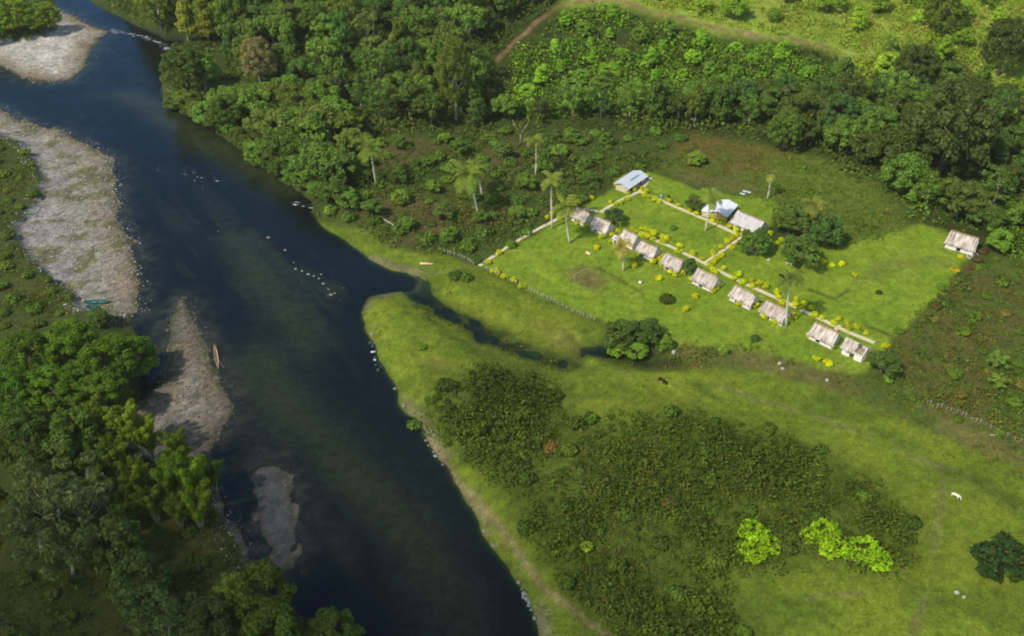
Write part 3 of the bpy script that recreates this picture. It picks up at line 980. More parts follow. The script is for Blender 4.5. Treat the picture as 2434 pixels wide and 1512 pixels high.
bank = P0([(398, 246), (425, 262), (483, 296), (533, 334), (567, 358), (597, 394), (633, 410), (677, 438), (717, 460), (748, 484), (790, 505), (830, 520)], 1.0)
acc = 0.0
for a, b in zip(bank[:-1], bank[1:]):
    sl = float(np.hypot(*(b - a)))
    nrm = np.array([b[1] - a[1], -(b[0] - a[0])]) / sl
    if nrm[0] < 0:
        nrm = -nrm
    while acc < sl:
        q = a + (b - a) * acc / sl + nrm * random.uniform(2.0, 3.6)
        if not (acc < 4 and a is bank[1]):
            tree(0, 0, random.uniform(2.8, 4.6), 'round', random.choice([GREEN_MD, (.062, .088, .018), GREEN_DK]), "low bushy tree right at the water edge of the wooded right bank", "trees at the right water edge", name="riverside_tree", hs=random.uniform(.7, .95), pos=Vector((q[0], q[1], float(hz(q[0], q[1])))))
        acc += random.uniform(4.2, 6.2)
    acc -= sl

TRP = [P0(TRACK, 2.0), P0([(u, v + 14) for u, v in TRACK], 2.0), P0(TRACK2, 2.0)]
FORESTS = [
    ("trees in the river bend", "olive green tree in the tall wood along the far river bend", [(222, -10), (560, -30), (560, 60), (500, 110), (420, 92), (330, 52)], 6.6, (4.4, 7.0), [(.092, .104, .016), (.078, .090, .015), (.062, .085, .016)], ('tall', 'round'), 31, 1.2),
    ("trees of the dark wood", "dark green tree in the dense wood between river and dirt track", [(560, -30), (1330, -30), (1260, 70), (1170, 160), (1120, 250), (1040, 320), (900, 300), (760, 225), (640, 195), (560, 160), (500, 110), (560, 60)], 7.4, (4.2, 6.6), [GREEN_DK, GREEN_MD, (.040, .078, .020), (.058, .082, .020)], ('round', 'spread', 'tall', 'sparse'), 32, 1.15),
    ("trees along the right river bank", "bushy tree hanging over the right river bank", [(470, 285), (540, 265), (640, 235), (760, 240), (850, 310), (860, 380), (800, 470), (750, 470), (690, 425), (640, 385), (560, 335), (500, 298)], 6.4, (4.0, 6.2), [GREEN_MD, (.060, .078, .016), GREEN_DK, (.066, .090, .022)], ('round', 'spread'), 33, .95),
    ("trees on the brush slope", "light green low tree on the brush slope below the dirt track", [(1210, 150), (1330, 35), (1500, 40), (1700, 95), (1930, 130), (2040, 200), (1980, 235), (1850, 215), (1700, 240), (1500, 260), (1260, 270)], 8.2, (2.6, 4.2), [(.090, .165, .018), (.105, .180, .020), (.065, .115, .018)], ('tall', 'round'), 34, .75),
    ("trees of the belt behind the paddock", "dark green tree in the belt behind the rough paddock", [(1100, 300), (1260, 262), (1500, 262), (1700, 230), (1900, 225), (2050, 215), (2130, 210), (2330, 215), (2460, 290), (2460, 560), (2330, 545), (2200, 505), (2100, 425), (1950, 360), (1800, 320), (1600, 295), (1250, 300)], 7.6, (3.8, 6.2), [GREEN_DK, GREEN_MD, (.040, .056, .014), (.034, .062, .020)], ('round', 'spread', 'tall', 'sparse'), 35, 1.0),
    ("low trees on the scrubland", "bushy low tree on the scrubland between the palms", [(870, 335), (1240, 330), (1480, 330), (1430, 420), (1330, 480), (1200, 560), (1100, 580), (960, 560), (800, 490)], 9.0, (1.6, 3.0), [(.058, .100, .018), (.044, .074, .017), (.075, .115, .020), (.05, .075, .022)], ('round', 'spread'), 37, .8),
    ("bushy trees behind the far cabin", "bushy green tree in the overgrown corner behind the far right cabin", [(2130, 480), (2300, 480), (2470, 500), (2470, 640), (2350, 590), (2340, 560), (2240, 515)], 7.0, (2.0, 3.4), [(.075, .130, .018), (.055, .095, .018)], ('round', 'tall'), 38, .8),
    ("trees scattered on the bright hillside", "sunlit green tree on the bright hillside above the dirt track", [(1480, -30), (2480, -60), (2480, 190), (2330, 190), (2250, 140), (2120, 190), (1960, 95), (1700, 50)], 11.5, (2.8, 5.2), [(.115, .175, .018), (.085, .135, .018), (.13, .20, .020)], ('round', 'tall', 'sparse'), 36, .9),
]
for gname, label, poly, sp, (r0, r1), pal, kinds, seed, hs in FORESTS:
    pts = scatter(poly, sp, 9000, seed, 2.0, [(a, b, c * .8) for a, b, c in TREES])
    n = 0
    for x, y in pts:
        z = float(hz(x, y))
        if z < 0.8 or any(sdist(tp_, np.array([x]), np.array([y]), False)[0] < 6.5 for tp_ in TRP):
            continue
        c = random.choice(pal)
        tree(0, 0, random.uniform(r0, r1), random.choice(kinds), c, label, gname, name="scrub_tree" if "scrub" in gname else "hillside_tree" if ("slope" in gname or "hillside" in gname) else "broadleaf_tree", hs=hs * random.uniform(.85, 1.2), pos=Vector((x, y, z)), pale=random.random() < .35)
        n += 1
    print("FOREST", gname, n)
print("TREES", len(TREES))

# ------------------------------------------------------------------ undergrowth, thicket and weeds (nobody could count these)
def blobs(name, specs, seed, label=None):
    """low bushy clumps: leaf sprays over the upper half of many small mounds; one object"""
    rng = np.random.default_rng(seed)
    VV, CC, LR = [], [], []
    for (poly, dens, r0, r1, q, size, pal, hfac, excl) in specs:
        pg = P0(poly, 2.0)
        lo, hi = pg.min(0), pg.max(0)
        n = int((hi - lo).prod() * dens)
        c = lo + (hi - lo) * rng.random((n, 2))
        sdv = sdist(pg, c[:, 0] + (N1.fbm(c[:, 0], c[:, 1], 8, 2) - .5) * 6, c[:, 1] + (N2.fbm(c[:, 0], c[:, 1], 8, 2) - .5) * 6)
        dn = N3.fbm(c[:, 0], c[:, 1], 11, 3)
        ok = (sdv > 0) & (rng.random(n) < sstep(.28, .55, dn) * (.45 if name == 'thicket' else .85) + (.55 if name == 'thicket' else .15))
        if name == 'thicket':
            ok &= rng.random(n) < sstep(0, 6, sdv)
        z = hz(c[:, 0], c[:, 1])
        ok &= z > (0.05 if name == 'weeds' else 0.35)
        for tp_ in TRP:
            ok &= sdist(tp_, c[:, 0], c[:, 1], False) > 2.6
        for e in excl:
            ok &= sdist(P0(e, 2.0), c[:, 0], c[:, 1]) < 0
        c, z = c[ok], z[ok]
        n = len(c)
        r = (r0 + (r1 - r0) * rng.random(n) ** 1.6) * (.55 + .95 * sstep(.34, .66, N1.fbm(c[:, 0], c[:, 1], 7, 2)))
        pal_ = np.array(pal)
        kk = np.clip((N4.fbm(c[:, 0], c[:, 1], 13, 3) - .25) * 2 * len(pal_) + rng.normal(0, .5, n), 0, len(pal_) - 1).astype(int)
        col = pal_[kk] * (.8 + .4 * rng.random(n))[:, None]
        P = np.repeat(np.concatenate([c, z[:, None]], 1), q, 0)
        R_ = np.repeat(r, q)[:, None]
        d = rng.normal(size=(n * q, 3))
        d[:, 2] = np.abs(d[:, 2]) * .9
        d /= np.linalg.norm(d, axis=1, keepdims=True)
        P = P + d * R_ * np.array([1, 1, hfac]) * (.6 + .4 * rng.random((n * q, 1)))
        v, f = leaves(P, d + rng.normal(size=d.shape) * .45 + np.array([0, 0, .35]), size * (0.6 + 0.5 * R_[:, 0] / r1), rng)
        VV.append(v)
        CC.append(np.repeat(np.repeat(col, q, 0), 4, 0))
        LR.append(np.repeat(np.clip(rng.normal(.5, .22, n * q), 0, 1), 4))
    V_ = np.concatenate(VV)
    me = npmesh(name, V_, np.arange(len(V_)).reshape(-1, 4), np.concatenate(CC), False, {"lr": np.concatenate(LR)})
    o = link(name, me, M['cover'])
    print("STUFF", name, len(V_) // 4)
    return tag(o, label, kind='stuff')


ALLF = [(222, -40), (1480, -40), (2480, -60), (2480, 570), (2240, 520), (2140, 470), (1950, 372), (1800, 332), (1640, 312), (1250, 308), (1050, 318), (860, 325), (800, 470), (745, 476), (640, 396), (480, 285), (400, 232), (400, 110)]
PALF = [GREEN_DK, GREEN_MD, (.055, .078, .018), (.070, .085, .022), (.060, .098, .018)]
blobs("undergrowth", [
    (ALLF, .34, 1.0, 3.0, 13, .46, PALF, .95, [CLEARING, HILLGRASS]),
    (HILLGRASS, .55, .8, 3.0, 12, .38, [(.16, .23, .022), (.17, .23, .024), (.105, .165, .018), (.18, .18, .035), (.14, .21, .02)], .8, []),
    ([(1210, 150), (1330, 25), (1500, 25), (1930, 120), (2060, 205), (1700, 250), (1230, 285)], .5, 1.0, 3.2, 14, .42, [(.095, .185, .018), (.115, .205, .020), (.075, .140, .018)], 1.2, []),
    ([(2120, 470), (2300, 470), (2470, 480), (2470, 640), (2330, 560), (2240, 530), (2160, 515)], .5, .8, 2.6, 14, .36, [(.085, .155, .018), (.10, .175, .018), (.065, .11, .018)], 1.0, []),
    ([(-80, -40), (125, -40), (122, 70), (90, 92), (-80, 95)], .3, .8, 2.0, 11, .4, [GREEN_LT, GREEN_MD], .9, []),
], 51, "dense low undergrowth filling the wood and hillside")
blobs("scrub", [
    (SCRUB, 1.0, .5, 1.9, 9, .30, [(.090, .080, .026), (.070, .088, .020), (.058, .092, .018), (.050, .082, .017), (.062, .110, .02), (.075, .095, .022)], .8, []),
    (SCRUB, .05, 1.4, 2.8, 26, .34, [(.058, .10, .018), (.048, .082, .017), (.07, .10, .022)], .8, []),
    ([(1830, 365), (1960, 378), (2090, 430), (2145, 510), (2150, 560), (2060, 575), (1960, 585), (1900, 500), (1840, 440)], .5, .4, 1.6, 10, .26, [(.075, .125, .016), (.09, .14, .018), (.062, .105, .016)], .7, []),
    (PADDOCK, .5, .3, 1.1, 8, .24, [(.085, .110, .020), (.100, .120, .022), (.11, .090, .030), (.075, .11, .018), (.09, .125, .02)], .55, []),
    (RIGHTSCRUB, .9, .4, 1.5, 9, .27, [(.062, .102, .014), (.070, .112, .018), (.095, .088, .024), (.06, .100, .014), (.075, .12, .018)], .7, []),
    (RIGHTSCRUB, .05, 1.2, 2.4, 24, .30, [(.058, .098, .014), (.068, .11, .018)], .7, []),
    (LEFTGREEN, .9, .5, 1.5, 10, .26, [(.045, .070, .012), (.060, .080, .016), (.075, .085, .02)], .7, []),
    (LEFTLOW, .6, .5, 1.6, 9, .28, [(.040, .058, .010), (.052, .060, .014), (.048, .070, .012), (.070, .062, .018)], .7, []),
    (GRAVEL['beach'], .10, .2, .8, 7, .16, [(.07, .085, .02), (.10, .10, .03), (.05, .07, .016)], .5, []),
    (CLEARING, .25, .3, .9, 8, .22, [(.085, .12, .02), (.10, .13, .025)], .5, []),
], 52, "rough scrub of weeds and low bushes covering the fields")
blobs("thicket", [
    (THICKET[0], .19, 1.6, 3.6, 85, .27, [(.036, .058, .008), (.044, .066, .009), (.052, .072, .010)], .95, []),
    (THICKET[1], .035, 2.0, 3.4, 85, .27, [(.046, .074, .010), (.056, .084, .010), (.040, .064, .009)], .85, []),
    (THICKET[1], .21, .9, 2.1, 42, .23, [(.048, .076, .010), (.058, .090, .010), (.040, .064, .009), (.066, .080, .014), (.052, .088, .011)], .95, []),
    (THICKET[0], 1.0, .4, 1.2, 12, .22, [(.040, .062, .009), (.050, .072, .010)], .8, []),
    (THICKET[1], 1.9, .35, 1.2, 11, .20, [(.050, .076, .010), (.060, .088, .010), (.070, .078, .016), (.044, .066, .010), (.080, .080, .020)], .8, []),
], 53, "low dark thicket spreading over the riverside meadow")
blobs("weeds", [
    (MEADOW, .30, .12, .55, 6, .16, [(.075, .115, .012), (.11, .155, .014), (.095, .105, .02), (.13, .17, .014)], .55, []),
    ([(985, 700), (1040, 712), (1110, 752), (1230, 806), (1345, 845), (1345, 872), (1200, 822), (1090, 775), (1000, 740)], 1.5, .3, 1.0, 9, .18, [(.022, .042, .012), (.032, .058, .014), (.042, .075, .014)], .7, []),
    ([(980, 690), (1060, 720), (1250, 812), (1350, 850), (1330, 880), (1150, 815), (1000, 730)], .6, .2, .9, 8, .2, [(.06, .10, .012), (.085, .13, .014), (.04, .07, .012)], .6, []),
    ([(1380, 840), (1640, 868), (1800, 850), (1960, 900), (1800, 820), (1600, 810), (1560, 850)], .8, .3, 1.2, 10, .22, [(.05, .08, .014), (.08, .10, .018), (.045, .07, .012), (.1, .09, .03)], .8, []),
    ([(1950, 880), (2060, 880), (2433, 1085), (2433, 1130), (2200, 1030)], .6, .3, 1.0, 8, .22, [(.07, .085, .016), (.11, .085, .03), (.085, .115, .016)], .7, []),
    (LAWN, .10, .08, .30, 5, .11, [(.075, .12, .012), (.10, .15, .014)], .5, []),
], 54, "small weed tufts dotted through the grass")


# stones on the gravel bars
def pebbles():
    rng = np.random.default_rng(61)
    bm = bmesh.new()
    bmesh.ops.create_icosphere(bm, subdivisions=1, radius=1)
    bv = np.array([v.co[:] for v in bm.verts])
    bf = np.array([[v.index for v in f.verts] for f in bm.faces])
    bm.free()
    C = []
    for k, n in (('beach', 5200), ('spit', 1800), ('bar', 2600), ('island', 60), ('edge', 250)):
        pg = P0(GRAVEL[k], .1)
        lo, hi = pg.min(0) - 2, pg.max(0) + 2
        c = lo + (hi - lo) * rng.random((n * 4, 2))
        s = sdist(pg, c[:, 0], c[:, 1])
        c = c[(s > -2.2 - rng.random(len(c))) & (s < 40)][:n]
        C.append(c)
    c = np.concatenate(C)
    z = hz(c[:, 0], c[:, 1])
    ok = (z > -0.25)
    c, z = c[ok], z[ok]
    n = len(c)
    r = .06 + .20 * rng.random(n) ** 3
    sc = np.stack([r * (1 + .5 * rng.random(n)), r * (.7 + .5 * rng.random(n)), r * (.45 + .3 * rng.random(n))], 1)
    a = rng.random(n) * 6.28
    V_ = bv[None] * (1 + .25 * (rng.random((n, len(bv), 1)) - .5)) * sc[:, None]
    x = V_[..., 0] * np.cos(a)[:, None] - V_[..., 1] * np.sin(a)[:, None] + c[:, None, 0]
    y = V_[..., 0] * np.sin(a)[:, None] + V_[..., 1] * np.cos(a)[:, None] + c[:, None, 1]
    V_ = np.stack([x, y, V_[..., 2] + (z + sc[:, 2] * .35)[:, None]], -1)
    F_ = (bf[None] + (np.arange(n) * len(bv))[:, None, None]).reshape(-1, 3)
    t = rng.random((n, 1))
    col = np.where(t < .5, [[.34, .33, .31]], np.where(t < .8, [[.45, .38, .28]], [[.22, .22, .23]])) * (.6 + .7 * rng.random((n, 1)))
    bars = np.maximum(sdist(P0(GRAVEL['bar'], .1), c[:, 0], c[:, 1]), sdist(P0(GRAVEL['island'], .1), c[:, 0], c[:, 1])) > -4
    col[bars] *= .42
    me = npmesh("pebbles", V_.reshape(-1, 3), F_, np.repeat(col, len(bv), 0))
    m, nn, l = mat("pebble")
    b = principled(nn, l, .85, .2)
    aN = nn.new("ShaderNodeAttribute")
    aN.attribute_name = "Col"
    l.new(aN.outputs["Color"], b.inputs["Base Color"])
    tag(link("pebbles", me, m), "pale and brown stones strewn over the gravel bars", kind='stuff')


pebbles()

# ------------------------------------------------------------------ shrubs as things
def dome_mesh(name, R, H, n, size, seed, lump=6):
    rng = random.Random(seed)
    L = [(0, 0, H * .45, R * .72, H * .55)]
    for i in range(lump):
        a = i * 6.28 / lump + rng.uniform(-.4, .4)
        q = R * rng.uniform(.4, .62)
        L.append((q * math.cos(a), q * math.sin(a), H * rng.uniform(.28, .62), R * rng.uniform(.32, .48), H * rng.uniform(.3, .42)))
    me = lobes_mesh(name, L, n, size, seed, .45, .5)
    me.materials.append(M['yellow'] if name == "yellow_bush" else M['leaf'])
    return me


YB = [dome_mesh("yellow_bush", 1.0, 1.3, 24, .17, 100 + i, 5) for i in range(4)]
SHR = [dome_mesh("shrub", 1.7, 1.5, 11, .26, 120 + i, 7) for i in range(5)]


def lime_mesh(seed):
    rng = random.Random(seed)
    L = []
    for i in range(46):
        a, q, h = i * 2.4, rng.random() ** .5 * 1.7, rng.random()
        L.append((q * math.cos(a), q * math.sin(a), .35 + 1.25 * h * (1 - (q / 1.9) ** 2), rng.uniform(.22, .42), rng.uniform(.18, .32)))
    me = lobes_mesh("lime_bush", L, 26, .15, seed, .5, .4)
    me.materials.append(M['leaf'])
    return me


LIME = [lime_mesh(400 + i) for i in range(3)]


def bush(name, meshes, pos, s, col, label, group=None, cat="bush", zs=1.0):
    o = link(name, random.choice(meshes))
    o.location = pos
    o.rotation_euler = (0, 0, random.uniform(0, 6.28))
    o.scale = (s * random.uniform(.92, 1.08), s * random.uniform(.92, 1.08), s * zs)
    kq = random.uniform(.85, 1.15)
    o.color = (*[c * kq * random.uniform(.96, 1.04) for c in col], 1)
    return tag(o, label, cat, group)


# yellow bushes: picture position, label
def k2(l): return [(1297.6 + .1341 * a, 373.1 + .1341 * b) for a, b in l]
def k3(l): return [(1622 + .1341 * a, 421.7 + .1341 * b) for a, b in l]
def k4(l): return [(1459.8 + .1341 * a, 535.3 + .1341 * b) for a, b in l]
def k5(l): return [(1784.2 + .1341 * a, 648.8 + .1341 * b) for a, b in l]
def k6(l): return [(1622 + a / 3, 502.8 + b / 3) for a, b in l]
def k7(l): return [(1103 + .1341 * a, 535.3 + .1341 * b) for a, b in l]


ORD = "first second third fourth fifth sixth seventh eighth ninth tenth eleventh twelfth thirteenth fourteenth fifteenth sixteenth seventeenth eighteenth".split()
ROWS = [
    ("yellow bushes by the gate path", "yellow green bush beside the gate path, {} from the gate end", k7([(420, 650), (610, 480), (800, 350)])),
    ("yellow bushes by the fence", "yellow green bush growing against the post fence, {} from the path end", k7([(520, 800), (590, 825), (700, 910), (880, 970), (1025, 1080)])),
    ("yellow bushes round the first cabin", "bright yellow bush around the first thatched cabin, {} from the left", k2([(25, 1060), (110, 1000), (240, 1070), (540, 1170), (700, 1190)])),
    ("yellow bushes behind the first cabin", "yellow bush at the wood edge behind the first cabin, {} from the left", k2([(560, 775), (650, 760), (810, 720)])),
    ("yellow hedge of the metal roofed building", "yellow bush of the hedge along the metal roofed building, {} from its lower end", k2([(1450, 520), (1500, 490), (1545, 462), (1592, 435), (1638, 408), (1685, 382), (1730, 356), (1775, 332)])),
    ("yellow bushes by the metal roofed building", "yellow bush at the lower end of the metal roofed building, {} from the left", k2([(1240, 490), (1290, 470), (1450, 640), (1560, 580)])),
    ("yellow bushes on the upper path", "yellow bush beside the short upper path, {} from its lower end", k2([(1150, 790), (1240, 822), (1330, 800), (1430, 742), (1700, 560)])),
    ("yellow bushes on the north path", "yellow bush beside the path from the junction to the houses, {} from the junction", k2([(1750, 660), (1770, 600), (1830, 700), (1910, 750), (2010, 790), (2190, 770), (2350, 850)]) + k3([(125, 575), (240, 630), (330, 565)])),
    ("yellow bushes by the white roofed house", "yellow bush at the foot of the white roofed house, {} from the left", k3([(520, 670), (530, 760), (640, 790), (740, 730), (840, 590)])),
    ("yellow bushes by the grey roofed house", "yellow bush near the path corner at the grey roofed house, {} from the left", k3([(830, 860), (890, 720), (950, 930), (965, 1020), (1070, 985)])),
    ("yellow bushes on the cross path", "yellow bush beside the cross path, {} from its upper end", k3([(880, 1070), (795, 1130), (890, 1240), (690, 1230), (535, 1330), (690, 1375), (600, 1430), (560, 1490)]) + k4([(1700, 705)])),
    ("yellow bushes at the top of the main path", "yellow bush at the upper end of the long main path, {} from the end", k2([(1530, 1270), (1610, 1310), (1680, 1370), (1710, 1260), (1800, 1290), (1890, 1340), (1790, 1400), (1910, 1440), (2050, 1480), (2070, 1400), (2140, 1430)]) + k4([(880, 290), (1160, 360), (1140, 455), (1390, 490), (1560, 580)])),
    ("yellow bushes in the middle of the main path", "yellow bush along the middle of the long main path, {} counted downhill", k4([(1750, 770), (1795, 815), (1940, 750), (2120, 940), (2200, 870), (2270, 1010)]) + k5([(15, 110), (20, 220), (150, 170), (260, 230), (460, 340), (490, 420)])),
    ("yellow bushes on the lower main path", "yellow bush along the lower part of the long main path, {} counted downhill", k5([(560, 530), (770, 550), (810, 460), (870, 600), (950, 530), (1080, 615), (1130, 740), (1260, 780), (1470, 880), (1550, 800), (1710, 860), (1730, 980), (1880, 950), (2040, 1050), (2390, 1290)])),
    ("yellow bushes round the second cabin", "yellow bush at the front of the second thatched cabin, {} from the left", k2([(990, 1410), (1160, 1370), (1270, 1310), (1160, 1490)])),
    ("yellow bushes round the fourth cabin", "yellow bush around the fourth thatched cabin, {} from the left", k4([(400, 520), (690, 645), (790, 590), (850, 530)])),
    ("yellow bushes round the fifth cabin", "yellow bush at the foot of the fifth thatched cabin, {} from the left", k4([(850, 720), (990, 820), (1080, 870), (1200, 840)])),
    ("yellow bushes round the sixth cabin", "yellow bush around the sixth thatched cabin, {} from the left", k4([(1360, 950), (1750, 1160), (1810, 1100), (1880, 1040)])),
    ("yellow bushes round the seventh cabin", "yellow bush around the seventh thatched cabin, {} from the left", k4([(2210, 1390)]) + k5([(60, 580), (95, 540)])),
    ("yellow bushes round the eighth cabin", "yellow bush around the eighth thatched cabin, {} from the left", k5([(190, 670), (250, 770), (410, 840), (500, 870), (700, 830), (770, 765)])),
    ("yellow bushes round the ninth cabin", "yellow bush around the ninth thatched cabin, {} from the left", k5([(1040, 1100), (1450, 1300), (1560, 1190)])),
    ("yellow bushes round the tumbledown cabin", "yellow bush beside the tumbledown cabin, {} from the left", k5([(1720, 1340), (1720, 1410), (1920, 1480)])),
    ("yellow bushes below the ninth cabin", "yellow bush on the grass below the ninth cabin, {} from the left", k6([(955, 1045), (1030, 1070), (1045, 1085)])),
    ("yellow bushes on the right lawn", "yellow bush out on the right lawn beyond the round tree, {} from the left", k6([(1000, 355), (1065, 380), (1135, 370), (1225, 445)])),
    ("yellow bushes under the round tree", "yellow bush left of the large round lawn tree, {} from the left", k3([(1550, 980), (1660, 1165), (1760, 1110)])),
]
used = []
for gname, lab, pts in ROWS:
    for i, (u, v) in enumerate(pts):
        bush("yellow_bush", YB, at(u, v, .55), random.uniform(.78, 1.08), (.40, .43, .008), lab.format(ORD[i]), gname)
for (u, v), lab in zip([(1418, 587.6)] + k4([(355, 710), (790, 940), (1440, 1260)]) + [(1629, 734)],
                       ["single yellow bush on the lawn above the wooden goal", "single yellow bush on the lawn left of the fourth cabin's front", "single yellow bush on the lawn below the fifth cabin",
                        "single yellow bush on the lawn below the sixth cabin", "low yellow bush in the middle of the lower lawn"]):
    bush("yellow_bush", YB, at(u, v, .55), 1.0, (.44, .43, .008), lab, "single yellow bushes on the lawn")
bush("yellow_bush", YB, at(2268, 642, .3), 1.35, (.40, .34, .010), "golden low bush at the edge of the right lawn", zs=.5)
bush("yellow_bush", YB, at(2284, 610, .3), 1.0, (.46, .44, .010), "low yellow bush in front of the far right cabin", zs=.6)

# single green shrubs with something to tell them apart
for u, v, s, col, lab in [
    (1585, 708, 1.15, (.030, .048, .008), "dark round shrub alone on the lower lawn"), (1080, 652, 1.1, (.036, .060, .012), "left of the two dark shrubs outside the gate"),
    (1108, 657, 1.0, (.038, .064, .012), "right of the two dark shrubs outside the gate"), (2090, 690, .55, (.025, .045, .01), "small black green shrub on the right lawn"),
    (1720, 830, .9, (.08, .13, .014), "bright shrub in the weedy strip right of the creek"), (1600, 537, .7, (.05, .085, .012), "low dark shrub in the middle of the inner lawn"),
    (1000, 820, .7, (.07, .11, .012), "small shrub on the river meadow near the point"), (1310, 1060, 1.1, (.085, .050, .018), "rust brown shrub at the foot of the dark thicket"),
    (1395, 1295, .8, (.085, .115, .012), "pale lime shrub inside the big thicket"), (1590, 1195, .9, (.060, .050, .018), "brownish shrub near the middle of the big thicket"),
    (985, 1010, 1.0, (.05, .085, .02), "green shrub overhanging the right river bank"), (1795, 800, .8, (.035, .055, .012), "dark shrub below the eighth cabin"),
    (1560, 560, .5, (.04, .06, .012), "tiny dark shrub beside the inner lawn path")]:
    bush("shrub", SHR, at(u, v, .9), s, col, lab)
for u, v, R, lab in [(1795, 1265, 1.35, "upper of two bright lime bushes standing together at the left"), (1785, 1305, 1.25, "lower of two bright lime bushes standing together at the left"), (1825, 1290, 1.1, "small bright lime bush at the right of the left pair"),
                     (1965, 1255, 1.15, "bright lime bush at the top of the right hand lime group"), (1985, 1300, 1.25, "bright lime bush in the middle of the right hand lime group"), (2060, 1310, 1.5, "widest bright lime bush of the right hand lime group"),
                     (2085, 1325, 1.1, "bright lime bush at the right end of the right hand lime group"), (1930, 1270, .9, "small bright lime bush at the left of the right hand lime group")]:
    bush("lime_bush", LIME, at(u, v, 1.0), R * 1.22, (.122, .192, .008), lab, "bright lime bushes in the thicket", zs=.85)

# rows and patches of plain shrubs
SHR_GROUPS = [
    ("shrubs on the scrubland", "green shrub on the brown scrubland behind the gate path", SCRUB, 6.4, (.7, 1.5), [(.050, .080, .016), (.040, .068, .014), (.060, .100, .018)], 71),
    ("shrubs in the big thicket", "rounded shrub rising from the big meadow thicket", THICKET[1], 8.5, (.7, 1.2), [(.036, .058, .009), (.042, .066, .009), (.030, .048, .008)], 72),
    ("shrubs in the dark thicket", "dark shrub in the small thicket by the river meadow", THICKET[0], 8.0, (.8, 1.3), [(.028, .044, .008), (.034, .052, .008)], 73),
    ("shrubs in the right field", "shrub in the rough field at the right edge", RIGHTSCRUB, 6.5, (.5, 1.1), [(.060, .095, .014), (.085, .075, .022), (.05, .08, .012)], 74),
    ("shrubs on the left shore", "shrub on the green shore behind the gravel beach", LEFTGREEN, 5.0, (.6, 1.3), [(.045, .072, .012), (.06, .085, .014)], 75),
    ("shrubs on the low left bank", "dark shrub on the low bank under the bamboo", LEFTLOW, 6.0, (.7, 1.4), [(.036, .052, .010), (.05, .06, .014)], 76),
]
for gname, lab, poly, sp, (s0, s1), pal, seed in SHR_GROUPS:
    pts = scatter(poly, sp, 3000, seed, 2.0, [(a, b, c * .7) for a, b, c in TREES])
    n = 0
    for x, y in pts:
        z = float(hz(x, y))
        if z < .8:
            continue
        bush("shrub", SHR, Vector((x, y, z)), random.uniform(s0, s1), random.choice(pal), lab, gname)
        n += 1
    print("SHRUBS", gname, n)
# the browned vine growing on the boundary of the right lawn
for i in range(11):
    t = i / 10
    u, v = 2335 + (2172 - 2335) * t + random.uniform(-6, 6), 598 + (775 - 598) * t + random.uniform(-6, 6)
    bush("shrub", SHR, at(u, v, .6), random.uniform(.55, .9), random.choice([(.062, .042, .020), (.055, .046, .018), (.045, .055, .015)]), "red brown shrub in the dry row edging the right lawn", "dry shrubs edging the right lawn")

# ------------------------------------------------------------------ bamboo
def bamboo_mesh(seed):
    rng = np.random.default_rng(seed)
    Ps, Ns = [], []
    for k in range(13):
        a = k * 2.4 + rng.uniform(-.3, .3)
        reach = rng.uniform(1.2, 3.8)
        H = rng.uniform(6.5, 10.5)
        n = 620
        t = rng.random(n) ** .75
        # a culm that rises, arches over and droops
        rr = .3 + reach * t ** 1.9
        zz = H * (1.28 * t - .36 * t ** 3.2)
        plume = .85 * np.sin(np.clip((t - .22) / .78, 0, 1) * math.pi) ** .7 + .12
        off = rng.normal(size=(n, 3))
        off /= np.linalg.norm(off, axis=1, keepdims=True)
        off *= (plume * (.55 + .45 * rng.random(n)))[:, None]
        c = np.stack([rr * np.cos(a), rr * np.sin(a), zz], 1)
        Ps.append(c + off * np.array([1, 1, .9]))
        Ns.append(off * 1.5 + rng.normal(size=(n, 3)) * .3 + np.array([math.cos(a) * .3, math.sin(a) * .3, .5]))
    P, Nn = np.concatenate(Ps), np.concatenate(Ns)
    v, f = leaves(P, Nn, np.full(len(P), .21), rng, .5)
    me = npmesh("foliage", v, f, None, False, {"lr": np.repeat(np.clip(rng.normal(.5, .2, len(P)), 0, 1), 4)})
    me.materials.append(M['leaf'])
    bm = bmesh.new()
    for k in range(13):
        a = k * 2.4
        pts = [(.3 * math.cos(a) * (1 + t * 3), .3 * math.sin(a) * (1 + t * 3), -.4 + 6 * t) for t in (0, .5, 1)]
        tube(bm, pts, [.07, .06, .04], 5)
    cm = bm_mesh("culms", bm)
    cm.materials.append(M['palm_bark'])
    return me, cm


